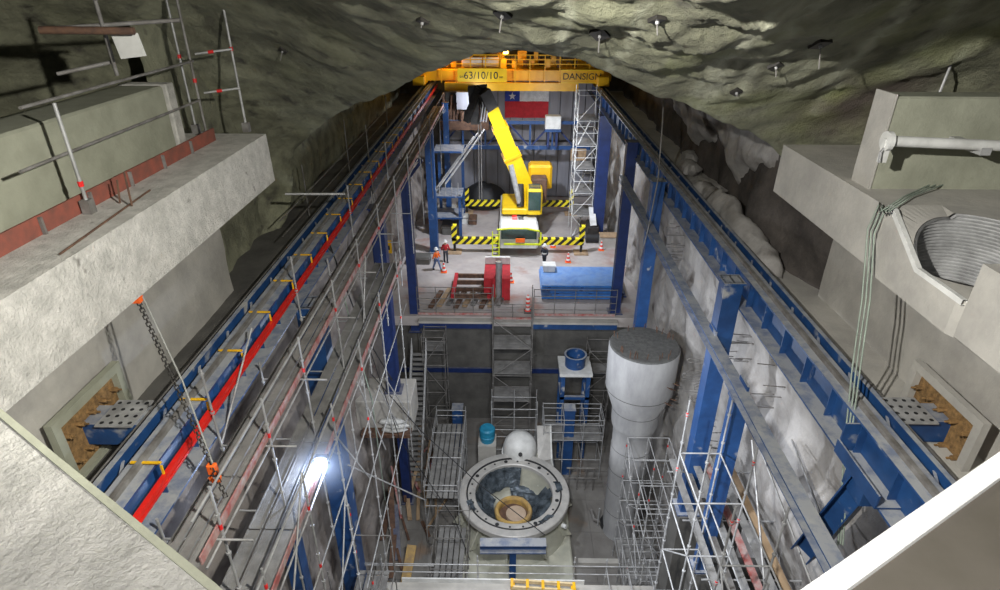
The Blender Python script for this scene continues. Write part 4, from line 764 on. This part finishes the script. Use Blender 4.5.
for (px, py, tpx, tpy, m, bz) in ((90, 212, 60, 103, 'galv', 0.55), (208, 140, 180, 0, 'galvd', 0.9), (197, 133, 170, 0, 'galv', 1.2), (247, 131, 225, 0, 'galv', 1.3)):
    b = A(px, py, z=-4.0); tt = A(tpx, tpy, y=b.y); o = MB().tube(b, (b.x, b.y, tt.z), 0.035, 8).build('standard', m, t, smooth=True)
    zz = b.z + (tt.z - b.z) * bz * 0.5; MB().tube((b.x, b.y, zz - 0.05), (b.x, b.y, zz + 0.05), 0.05, 8).build('red_band', 'redband', o)
    MB().bx(b.x - 0.09, b.x + 0.09, b.y - 0.09, b.y + 0.09, -4.02, -3.75).build('socket', 'galvd', o)
def along(p, q, xx): return A(*p, x=xx), A(*q, x=xx)
for p, q, xx, m in (((20, 108), (193, 61), -8.15, 'galvd'), ((20, 172), (200, 100), -8.15, 'galvd')):
    a, b = along(p, q, xx); MB().tube(a, b, 0.03, 8).build('guard_rail', m, t, smooth=True)
for p, q in (((195, 54), (232, 49)), ((204, 93), (240, 88))):
    a = A(*p, y=16.9); b = A(*q, y=17.2); MB().tube(a, b, 0.03, 8).build('end_rail', 'galv', t, smooth=True); MB().tube(a.lerp(b, 0.35), a.lerp(b, 0.5), 0.042, 8).build('red_band', 'redband', t)
t = thing('rock_side_scaffold', 'dim tube frame against the dark rock behind the left gallery', 'scaffold', (-9.2, 13, -2.4))
for p, q in (((95, 0), (117, 75)), ((57, 28), (180, 20)), ((57, 74), (112, 62)), ((57, 30), (132, 31))):
    MB().tube(A(*p, y=12.5), A(*q, y=13.0), 0.04, 7).build('tube', 'galvd', t, smooth=True)
MB().tube(A(40, 30, y=12.0), A(134, 31, y=12.2), 0.07, 8).build('dark_pipe', 'brown', t, smooth=True)
a, b, c_, d_ = [A(*p, y=12.4) for p in ((111, 35), (137, 33), (146, 56), (121, 59))]
tag(MB().hexa([a, b, c_, d_] + [q + V((0, 0.03, 0)) for q in (a, b, c_, d_)]).build('notice_board', 'white'), 'blank white board hanging on the dim tube frame, upper left', 'board')
t = thing('bent_rebar', 'pair of thin bent reinforcement bars on the left gallery slab', 'rebar', A(130, 208, z=-4.0)); MB().tube(A(132, 206, z=-4.0), A(124, 172, y=A(132, 206, z=-4.0).y), 0.02, 5).build('bar', 'brown', t); MB().tube(A(120, 203, z=-4.0), A(117, 180, y=A(120, 203, z=-4.0).y), 0.02, 5).build('bar', 'brown', t); MB().tube(A(60, 254, z=-3.98), A(150, 190, z=-3.98), 0.02, 5).build('bar', 'brown', t)
# chain with orange hook under left slab
p = A(137, 298, z=-5.47); q1 = A(211, 464, y=8.5); t = thing('hoist_chain', 'dark hoist chain with an orange hook slung from under the left slab across the girder', 'chain', (q1.x, q1.y, q1.z - 0.6))
dv = (q1 - p); nl = int(dv.length / 0.075); dn = dv.normalized(); e1 = dn.cross(V((0, 0, 1))).normalized(); e2 = dn.cross(e1); ch = MB()
for k in range(nl + 10):
    q = p + dn * 0.075 * k; ax = e1 if k % 2 else e2; ch.path([q + ax * 0.035, q + ax * 0.035 + dn * 0.08, q - ax * 0.035 + dn * 0.08, q - ax * 0.035, q + ax * 0.035], 0.014, 5)
ch.build('links', 'dark', t)
MB().path([p - e1 * 0.1, p.lerp(q1, 0.5) - e1 * 0.14 - V((0, 0, 0.1)), q1 - e1 * 0.03], 0.018).build('load_rope', 'rope', t)
q = q1; MB().cbx(q.x - 0.09, q.x + 0.09, q.y - 0.06, q.y + 0.06, q.z - 0.22, q.z, 0.02).path([q + V((0, 0, -0.2)), q + V((0.1, 0, -0.32)), q + V((0.07, 0, -0.45)), q + V((-0.06, 0, -0.44)), q + V((-0.1, 0, -0.34))], 0.035, 8).build('hook', 'orange', t)
MB().bx(p.x - 0.08, p.x + 0.08, p.y - 0.08, p.y + 0.08, -5.55, -5.45).build('anchor', 'orange', t)
# wall anchor niches with blue brackets
def niche(side, c, lab):
    s = -1 if side == 'left' else 1; t = thing('anchor_bracket', lab, 'bracket', c); X = c[0]
    MB().bx(min(X, X + s * 0.06), max(X, X + s * 0.06), c[1] - 0.95, c[1] + 0.95, c[2] - 0.55, c[2] + 0.75).build('rusty_recess', 'rust', t)
    f = MB(); xx0, xx1 = min(X - s * 0.16, X), max(X - s * 0.16, X)
    for (y0, y1, z0, z1) in ((-1.15, -0.951, -0.549, 0.749), (0.951, 1.15, -0.549, 0.749), (-1.15, 1.15, 0.75, 0.95), (-1.15, 1.15, -0.75, -0.55)): f.bx(xx0, xx1, c[1] + y0, c[1] + y1, c[2] + z0, c[2] + z1)
    f.build('concrete_frame', 'concg' if s < 0 else 'conc', t)
    for k in range(10):
        yy = c[1] - 0.8 + 0.4 * (k % 5); zz = c[2] - 0.25 + 0.65 * (k // 5); MB().tube((X, yy, zz), (X - s * 0.16, yy, zz), 0.06, 6).tube((X - s * 0.16, yy, zz), (X - s * 0.26, yy, zz), 0.025, 6).build('anchor_bolt', 'rust', t)
    x2 = -7.35 if s < 0 else 8.2
    MB().bx(min(X, x2), max(X, x2), c[1] - 0.3, c[1] + 0.35, c[2] + 0.25, c[2] + 0.30).bx(min(X, x2), max(X, x2), c[1] - 0.3, c[1] - 0.26, c[2] - 0.25, c[2] + 0.25).bx(min(X, x2), max(X, x2), c[1] + 0.31, c[1] + 0.35, c[2] - 0.25, c[2] + 0.25).build('bracket_arm', 'blue', t)
    xa = X - s * 0.35; xb = X - s * 1.15; pl = MB().bx(min(xa, xb), max(xa, xb), c[1] - 0.4, c[1] + 0.5, c[2] + 0.31, c[2] + 0.34).build('perforated_plate', 'galv', t)
    for i in range(4):
        for j in range(4): xh = xa + (xb - xa) * (i + 0.5) / 4; yh = c[1] - 0.4 + 0.9 * (j + 0.5) / 4; MB().tube((xh, yh, c[2] + 0.34), (xh, yh, c[2] + 0.346), 0.045, 8).build('slot', 'black', pl)
niche('left', (-9.05, 10.2, -8.7), 'blue bracket with perforated plate bolted in a rusty niche at the left wall')
niche('right', (9.6, 10.6, -8.7), 'bracket with perforated plate and rusty anchor bolts at the right wall')
# ------------------------------------------------------------------ gallery furniture, right
t = thing('parapet_block', 'big green-tinged concrete block standing on the right gallery slab', 'concrete block', (10, 13.3, -4.05))
MB().cbx(7.95, 13, 12.9, 13.55, -4.05, -2.1, 0.04).build('block', 'concg', t); MB().bx(7.9, 7.95, 12.86, 13.6, -4.05, -2.05).build('end_form', 'concd2' if 'concd2' in M else 'conc', t)
p = A(885, 141, y=12.0); t = thing('white_pipe', 'white flanged pipe pointing left in front of the right concrete block', 'pipe', (p.x, 12.0, p.z))
MB().tube((p.x + 0.1, 12.0, p.z), (p.x + 2.8, 12.0, p.z - 0.1), 0.105, 16).build('pipe_body', 'white', t, smooth=True)
MB().tube((p.x, 12.0, p.z), (p.x + 0.1, 12.0, p.z), 0.19, 18).build('flange', 'white', t); MB().bx(p.x - 0.02, p.x + 0.12, 11.95, 12.05, p.z - 0.42, p.z + 0.05).build('strap', 'white', t)
MB().path([(p.x + 0.05, 12.0, p.z - 0.1), (p.x - 0.08, 11.9, p.z - 0.2), (p.x - 0.05, 11.9, p.z - 0.4)], 0.03).build('bracket', 'galv', t)
MB().bx(9.3, 9.5, 11.9, 12.9, p.z - 0.25, p.z - 0.1).build('wall_support', 'galv', t)
# collar with corrugated liner
t = thing('corrugated_shaft', 'ribbed round shaft liner in a pale frame at the right slab edge', 'shaft liner', (8.65, 10.7, -5.7))
sx0, sx1, sy0, sy1 = 7.64, 9.75, 8.95, 11.75; ccx, ccy, cr = 8.62, 10.38, 0.92
def ztop(x, y): return -4.03 if x > 8.7 else max(-4.77, min(-4.03, -4.77 + (y - 10.24) * 0.74 / 1.18))
def ringpts(n, z, sq):
    out = []
    for k in range(n):
        a = 2 * PI * (k + 0.5) / n; c_, s_ = math.cos(a), math.sin(a)
        if sq:
            tx_ = ((sx1 - ccx) if c_ > 0 else (ccx - sx0)) / max(1e-6, abs(c_)); ty_ = ((sy1 - ccy) if s_ > 0 else (ccy - sy0)) / max(1e-6, abs(s_)); r = min(tx_, ty_)
        else: r = cr
        x, y = ccx + r * c_, ccy + r * s_; out.append((x, y, z if z is not None else ztop(x, y)))
    return out
n = 72; mm = MB(); mm.add(ringpts(n, -5.45, 0) + ringpts(n, -5.45, 1) + ringpts(n, None, 1) + ringpts(n, None, 0), [(r * n + k, r * n + (k + 1) % n, (r + 1) * n + (k + 1) % n, (r + 1) * n + k) for r in range(3) for k in range(n)])
mm.build('collar', 'conc', t)
MB().path([(7.66, 11.6, -4.02), (7.66, 11.42, -4.03), (7.66, 10.24, -4.77), (7.66, 8.95, -4.77)], 0.07, 4).build('frame_edge', 'white', t)
lm = MB(); nr = 60
for k in range(nr + 1):
    rr = cr - 0.01 - (0.045 if k % 3 == 1 else 0.0)
    for q in range(n):
        a = 2 * PI * q / n; x, y = ccx + rr * math.cos(a), ccy + rr * math.sin(a); lm.v.append(V((x, y, min(-5.43 + 1.4 * k / nr, ztop(x, y)))))
for k in range(nr):
    for q in range(n): lm.f.append((k * n + q, k * n + (q + 1) % n, (k + 1) * n + (q + 1) % n, (k + 1) * n + q))
lm.build('ribbed_liner', 'galv', t, smooth=False)
# hanging cables on right
base = [(943, 176, 9.6), (915, 192, 8.9)]
for k in range(3):
    dx = 4 * k; pts = [A(945, 178 + 3 * k, z=-3.95), A(905 + dx, 196, z=-3.98), A(880 + dx, 212, z=-3.98)]
    e = A(871 + dx, 228, x=7.6); pts += [V((7.62, e.y, -4.03)), V((7.55, e.y + 0.02, -4.6))]
    for (px, py) in ((862 + dx, 300), (852 + dx, 370), (845 + dx * 0.7, 440), (838 + dx * 0.6, 545)): pts.append(A(px, py, x=7.5 - 0.25 * (py - 228) / 300))
    tag(MB().path(pts, 0.018, 6).build('hanging_cable', 'cable', smooth=True), ['leftmost', 'middle', 'rightmost'][k] + ' of three pale green cables hanging over the right slab', 'cable', 'cables over the right slab')
t = thing('thin_post', 'thin pale bar rising behind the right concrete block at the frame edge', 'bar', (9.4, 14, -4.05)); a = A(932, 95, y=14.2); MB().tube((a.x, 14.2, -4.05), (a.x + 0.35, 14.4, a.z + 0.8), 0.03, 7).build('bar', 'galv', t)
# ropes / dark hoses on left
for (pts, m, lab) in (([(333, 250, 22), (352, 330, 20), (372, 400, 20), (385, 500, 21)], 'cable', 'green hose hanging down the left rock between columns'), ([(328, 240, 20), (362, 330, 21), (392, 380, 24)], 'black', 'thin black cable crossing the left rock'), ([(372, 180, 27), (380, 260, 27), (395, 330, 27)], 'galvd', 'slack cable beside the dark left column')):
    P_ = [A(a, b, y=c) for a, b, c in pts]; sp = []
    for i in range(len(P_) - 1):
        for k in range(6): sp.append(P_[i].lerp(P_[i + 1], k / 6))
    tag(MB().path(sp + [P_[-1]], 0.03, 6).build('cable', m, smooth=True), lab, 'cable')
tag(MB().path([A(664, 95, y=26), A(662, 130, y=25), A(658, 180, y=24.5), A(648, 230, y=25), A(640, 260, y=27)], 0.03, 6).build('cable', 'galvd', smooth=True), 'cable drooping from the dark vault past the right columns', 'cable')
# white rubble blocks on right ledge
for k, (px, py, s_, lab) in enumerate([(706, 188, 1.1, 'large pale rock lump on the dark right ledge'), (690, 168, 0.8, 'pale sprayed concrete lump on the right ledge'), (690, 158, 0.7, 'small pale lump farther along the right ledge')]):
    p = A(px, py, z=-8.6); mt = Matrix.Diagonal((0.8, 1.5, 0.8))
    def wb(a, j, k=k): return 0.25 * math.sin(2 * a + j * 1.3 + k) + 0.12 * math.cos(5 * a + j)
    tag(MB().lathe([(0.01, -0.4), (0.6 * s_, -0.3), (0.75 * s_, 0.1), (0.45 * s_, 0.4), (0.01, 0.5)], p, 16, mt, wb).build('rock_lump', 'shot'), lab, 'rock')
def bank(u, v):
    y = 18.5 + 9.5 * u; a = PI * v; h = 1.3 * math.sin(PI * min(1, max(0, u * 1.02))) ** 0.35
    return (8.9 + 0.55 * -math.cos(a) + nz(y, v * 2, 1, 0.8, 0.2), y, -9.02 + h * math.sin(a) + nz(y, v * 2, 5, 0.7, 0.3) * math.sin(a))
tag(MB().grid(bank, 50, 14).build('concrete_bank', 'shot', smooth=True), 'long pale bank of sprayed concrete on the ledge behind the right girder', 'concrete bank')
# yellow sign on scaffolding left
p = A(387, 247, y=36); t = thing('safety_sign', 'small yellow sign board by the left columns', 'sign', p); MB().bx(p.x - 0.3, p.x + 0.3, 36, 36.05, p.z - 0.45, p.z + 0.45).build('board', 'yellow', t); MB().bx(p.x - 0.18, p.x + 0.18, 35.97, 36.0, p.z - 0.2, p.z + 0.1).build('symbol', 'black', t)
MB().tube((p.x, 36.08, -19.0), (p.x, 36.08, p.z), 0.04, 6).build('pole', 'galvd', t)
# loose timber and boards in the left of the pit
for k, (a, b, w, m, lab) in enumerate([((398, 440), (410, 520), 0.25, 'board', 'upright plank against the left pit wall below the pedestal'), ((420, 425), (418, 520), 0.2, 'board', 'thin timber beside the left stair'), ((412, 545), (405, 585), 0.5, 'ochre', 'tan plywood sheet lying near the front handrail'), ((390, 420), (382, 500), 0.2, 'brown', 'dark brown timber leaning on the left rock'), ((430, 440), (424, 500), 0.15, 'board', 'narrow timber next to the railed platform'), ((395, 505), (398, 560), 0.35, 'dblue', 'dark blue steel profile lying in the left of the pit'), ((375, 440), (372, 540), 0.3, 'brown', 'rust brown board low on the left wall')]):
    pa = A(*a, z=-26.8); pb = A(*b, z=-27.9); pa.x = max(pa.x, -6.9); pb.x = max(pb.x, -6.9); tag(MB().bar(pa, pb, w, 0.08).build('timber_board', m), lab, 'timber', 'timbers in the left of the pit')
for k in range(22):
    x = R_.uniform(-6.6, -4.0); y = R_.uniform(17.5, 30); z = -27.95 + 0.12 * (k % 3) + 0.02 * k; a = R_.uniform(-0.5, 0.5); L_ = R_.uniform(1.2, 3.0)
    tag(MB().bar((x, y, z), (x + L_ * math.sin(a), y + L_ * math.cos(a), z + (R_.uniform(1.0, 2.2) if k % 4 == 0 else 0.03)), R_.uniform(0.08, 0.3), 0.06).build('loose_timber', ['board', 'brown', 'brown', 'galvd', 'toe'][k % 5]), 'dirty length of timber or tube lying loose on the pit floor at the left', 'timber', 'loose timbers on the left pit floor')
# dark pump and pipe on pit floor right
p = A(608, 526, z=-28); t = thing('floor_pump', 'dark round pump with pipe on the pit floor by the cylinder', 'pump', p)
MB().lathe([(0.001, -28), (0.45, -28), (0.5, -27.6), (0.4, -27.35), (0.001, -27.3)], (p.x, p.y, 0), 20).build('body', 'black', t); MB().path([(p.x - 0.3, p.y, -27.7), (p.x - 0.8, p.y + 0.2, -27.7), (p.x - 0.9, p.y + 0.8, -27.6)], 0.12, 8).build('pipe', 'galvd', t); MB().tube((p.x - 0.6, p.y, -28), (p.x - 0.6, p.y, -26.6), 0.05, 7).build('riser', 'galv', t)
t = thing('pipe_trestle', 'dark pipe rack standing on the pit floor under the right platform', 'rack', (4.8, 27, -28))
for k in range(4): MB().tube((3.9 + 0.5 * k, 27.4, -28), (3.9 + 0.5 * k, 27.4, -26.2), 0.04, 6).build('leg', 'galvd', t)
for z in (-26.2, -27.0): MB().tube((3.7, 27.4, z), (5.6, 27.4, z), 0.06, 7).build('cross_pipe', 'galvd', t)
for k in range(6):
    p = A(545 + 14 * k, 572 + 2 * (k % 2), z=-28); t = thing('valve_block', 'small pale valve block number on pit floor', 'valve', p) if False else None
# concrete kerb on pit floor right of the turbine
struct('kerb', MB().bx(4.0, 9.3, 18.9, 19.4, -28.0, -27.4).bx(3.95, 9.3, 21.9, 22.2, -28.0, -27.7), 'conc')
# ------------------------------------------------------------------ people
def person(p, label, top, legs, helmet, face=0.0, stride=0.25, h=1.75, arms=((0.30, -0.1, 0.95), (-0.3, 0.12, 0.95)), vest=None):
    t = thing('person', label, 'person', p); k = h / 1.75
    def sk(name, pts, edges, rad, m, root=0):
        me = bpy.data.meshes.new(name); rm = Matrix.Rotation(face, 3, 'Z'); me.from_pydata([rm @ (V(q) * k) for q in pts], edges, []); o = bpy.data.objects.new(name, me); C.objects.link(o); o.parent = t; ORG[o.name] = ORG[t.name]
        md = o.modifiers.new('skin', 'SKIN'); me.materials.append(M[m])
        for i, r in enumerate(rad): me.skin_vertices[0].data[i].radius = (r[0] * k, r[1] * k); me.skin_vertices[0].data[i].use_root = (i == root)
        o.modifiers.new('sub', 'SUBSURF').levels = 1; o.modifiers['sub'].render_levels = 2; return o
    s = stride
    J = [(0, 0, .95), (0, 0, 1.15), (0, 0, 1.38), (0, 0, 1.5), (0, -.01, 1.6), (0, -.02, 1.70), (.09, 0, .9), (.1, -s * .6, .5), (.1, -s, .08), (.1, -s - .14, .04), (-.09, 0, .9), (-.1, s * .4, .5), (-.1, s, .08), (-.1, s - .14, .04), (.19, 0, 1.4), (arms[0][0] * .9, arms[0][1] * .3, 1.15), (arms[0][0], arms[0][1], arms[0][2]), (-.19, 0, 1.4), (arms[1][0] * .9, arms[1][1] * .3, 1.15), (arms[1][0], arms[1][1], arms[1][2])]
    E_ = [(0, 1), (1, 2), (2, 3), (3, 4), (4, 5), (0, 6), (6, 7), (7, 8), (8, 9), (0, 10), (10, 11), (11, 12), (12, 13), (2, 14), (14, 15), (15, 16), (2, 17), (17, 18), (18, 19)]
    Rr = [(.14, .1), (.12, .09), (.15, .1), (.06, .06), (.095, .1), (.08, .09), (.085, .085), (.06, .06), (.045, .045), (.04, .035), (.085, .085), (.06, .06), (.045, .045), (.04, .035), (.055, .055), (.042, .042), (.03, .03), (.055, .055), (.042, .042), (.03, .03)]
    sk('body', J, E_, Rr, 'skin')
    sk('jacket', [J[0], J[1], J[2], J[14], J[15], V(J[15]).lerp(V(J[16]), .85), J[17], J[18], V(J[18]).lerp(V(J[19]), .85), (0, 0, 1.46)], [(0, 1), (1, 2), (2, 3), (3, 4), (4, 5), (2, 6), (6, 7), (7, 8), (2, 9)], [(.17, .13), (.16, .12), (.18, .13), (.075, .075), (.06, .06), (.05, .05), (.075, .075), (.06, .06), (.05, .05), (.08, .08)], top)
    sk('trousers', [J[0], J[6], J[7], J[8], J[10], J[11], J[12]], [(0, 1), (1, 2), (2, 3), (0, 4), (4, 5), (5, 6)], [(.15, .11), (.105, .105), (.08, .08), (.065, .065), (.105, .105), (.08, .08), (.065, .065)], legs)
    MB().lathe([(0.17 * k, 1.66 * k), (0.135 * k, 1.68 * k), (0.125 * k, 1.75 * k), (0.07 * k, 1.82 * k), (0.001, 1.84 * k)], V(p) + V((0, 0, 0)), 16).build('hard_hat', helmet, t, smooth=True)
    for i, j in ((8, 9), (12, 13)):
        rm = Matrix.Rotation(face, 3, 'Z'); a = V(p) + rm @ (V(J[i]) * k); b = V(p) + rm @ (V(J[j]) * k); a.z = p[2] + 0.06; b.z = p[2] + 0.05; MB().bar(a, b, 0.1, 0.1).build('boot', 'black', t)
    if vest:
        MB().lathe([(0.19, 1.02), (0.205, 1.04), (0.205, 1.10), (0.19, 1.12)], V(p), 16).build('reflective_band', vest, t)
    return t
person(A(437, 270, z=-19), 'worker in orange jacket, jeans and white hard hat walking on the deck', 'orange', 'jean', 'white', face=1.0, stride=0.3)
person(A(446, 262, z=-19), 'person in dark red vest standing behind the orange worker', 'flagred', 'darkcloth', 'white', face=0.3, stride=0.08)
person(A(544, 266, z=-19), 'worker in dark clothes with a pale band bending near the blue panels', 'darkcloth', 'darkcloth', 'white', face=2.6, stride=0.12, vest='white')
# ------------------------------------------------------------------ lamps (fittings) and light
def light(kind, loc, power, col, size=0.3, rot=None, spot=None, name='scene_light', target=None, blend=0.6):  # default name covers real lamps and unseen added lights
    l = bpy.data.lights.new(name, kind); l.energy = power; l.color = col
    if kind == 'AREA': l.size = size
    elif kind == 'SUN': l.angle = size
    else: l.shadow_soft_size = size
    if kind == 'SPOT': l.spot_size = math.radians(spot or 90); l.spot_blend = blend
    o = bpy.data.objects.new(name, l); C.objects.link(o); o.location = loc
    if target is not None: o.rotation_euler = (V(target) - V(loc)).to_track_quat('-Z', 'Y').to_euler()
    return o
p = A(321, 462, y=11.3); t = thing('work_lamp', 'glaring white work lamp clamped to the scaffold before the left blue column', 'lamp', p)
MB().cbx(p.x - 0.17, p.x + 0.17, p.y + 0.02, p.y + 0.16, p.z - 0.13, p.z + 0.13, 0.02).build('housing', 'dark', t); MB().bx(p.x - 0.13, p.x + 0.13, p.y - 0.005, p.y + 0.02, p.z - 0.10, p.z + 0.10).build('lens', 'lamp', t); MB().tube((p.x, p.y + 0.1, p.z - 0.13), (p.x, p.y + 0.1, p.z - 0.6), 0.02, 6).build('stem', 'galvd', t)
light('POINT', p + V((0.0, -0.12, 0.0)), 170, (0.6, 0.72, 1.0), 0.06)
hz = bpy.data.materials.new('lamp_lit_haze'); hz.use_nodes = True; hn = hz.node_tree; hn.nodes.remove(hn.nodes['Principled BSDF']); vo = hn.nodes.new('ShaderNodeVolumeScatter'); vo.inputs['Color'].default_value = (0.8, 0.88, 1, 1)
tcz = hn.nodes.new('ShaderNodeTexCoord'); ln = hn.nodes.new('ShaderNodeVectorMath'); ln.operation = 'LENGTH'; hn.links.new(tcz.outputs['Object'], ln.inputs[0]); mz = hn.nodes.new('ShaderNodeMapRange'); mz.inputs['From Min'].default_value = 0.1; mz.inputs['From Max'].default_value = 1.0; mz.inputs['To Min'].default_value = 0.16; mz.inputs['To Max'].default_value = 0.0
hn.links.new(ln.outputs['Value'], mz.inputs['Value']); hn.links.new(mz.outputs['Result'], vo.inputs['Density']); hn.links.new(vo.outputs['Volume'], hn.nodes['Material Output'].inputs['Volume']); M['haze'] = hz
pc_ = p + V((0.15, -0.1, 0.1)); ho = MB().lathe([(max(0.001, math.sin(PI * k / 12)), -math.cos(PI * k / 12)) for k in range(13)], pc_, 24).build('lamp_glow_haze', 'haze', org=pc_); tag(ho, 'pale bluish haze added for the glow around the glaring work lamp', 'haze', None, 'stuff')  # scattering sphere added to give the lamp its glow
a, b = A(622, 134, y=42), A(627, 144, y=41); t = thing('tube_lamp', 'short glowing tube lamp between the dark blue right columns', 'lamp', a); MB().tube(a, b, 0.05, 8).build('glowing_tube', 'tube', t); MB().bar(a + V((0.08, 0, 0)), b + V((0.08, 0, 0)), 0.06, 0.1).build('holder', 'galvd', t)
light('POINT', a.lerp(b, .5) + V((-0.3, -0.2, 0)), 250, (0.85, 0.9, 1.0), 0.15)
cool = (0.86, 0.91, 1.0); neu = (1.0, 0.97, 0.9)
# unseen floodlights ahead of the parapets, plus fills added above the viewpoint
light('SPOT', (-1.6, 3.0, 0.8), 9000, (1, 0.98, 0.92), 0.08, target=(8.5, 13, -7), spot=105, blend=0.9)
light('SPOT', (1.8, 3.0, 0.8), 9000, (1, 0.98, 0.90), 0.12, target=(-8, 12, -9.5), spot=105, blend=0.9)
light('SPOT', (0.3, -0.4, 1.5), 1100, (1, 0.98, 0.95), 0.2, target=(0.1, 1.2, -2.0), spot=110, blend=0.6)
light('POINT', (0.3, -0.6, 1.3), 130, (1, 0.98, 0.95), 0.2)
# unseen lights added to brighten the pit, without fittings
light('SPOT', (0.5, 9.0, -8.0), 5600, cool, 0.25, target=(3.0, 24, -27), spot=110, blend=0.7)
light('SPOT', (-3.0, 16.0, -9.0), 4200, cool, 0.25, target=(8, 19, -20), spot=110, blend=0.8)
light('POINT', (-0.5, 24.0, -15.0), 900, cool, 0.3)
# unseen lights added over the deck, without fittings
light('SPOT', (0.5, 40.0, -7.0), 8000, cool, 0.3, target=(1.0, 46, -19), spot=120, blend=0.7)
light('POINT', (-3.0, 50.5, -9.0), 450, cool, 0.3)
light('POINT', (3.5, 47, -9.0), 450, cool, 0.3)
# sodium lamps on the bridge
light('POINT', (-4.8, gy - 0.1, zt + 0.9), 160, (1.0, 0.5, 0.08), 0.15); light('POINT', (-0.3, gy - 0.2, zt + 1.2), 130, (1.0, 0.5, 0.08), 0.15); light('POINT', (1.5, gy - 3.0, zl + 0.9), 80, (1.0, 0.62, 0.15), 0.15)
w = bpy.data.worlds.new('world'); bpy.context.scene.world = w; w.use_nodes = True; w.node_tree.nodes['Background'].inputs[0].default_value = (0.75, 0.85, 1, 1); w.node_tree.nodes['Background'].inputs[1].default_value = 0.02
vs = bpy.context.scene.view_settings; vs.view_transform = 'Standard'; vs.look = 'None'; vs.gamma = 1; vs.use_curve_mapping = False; vs.exposure = 0.0
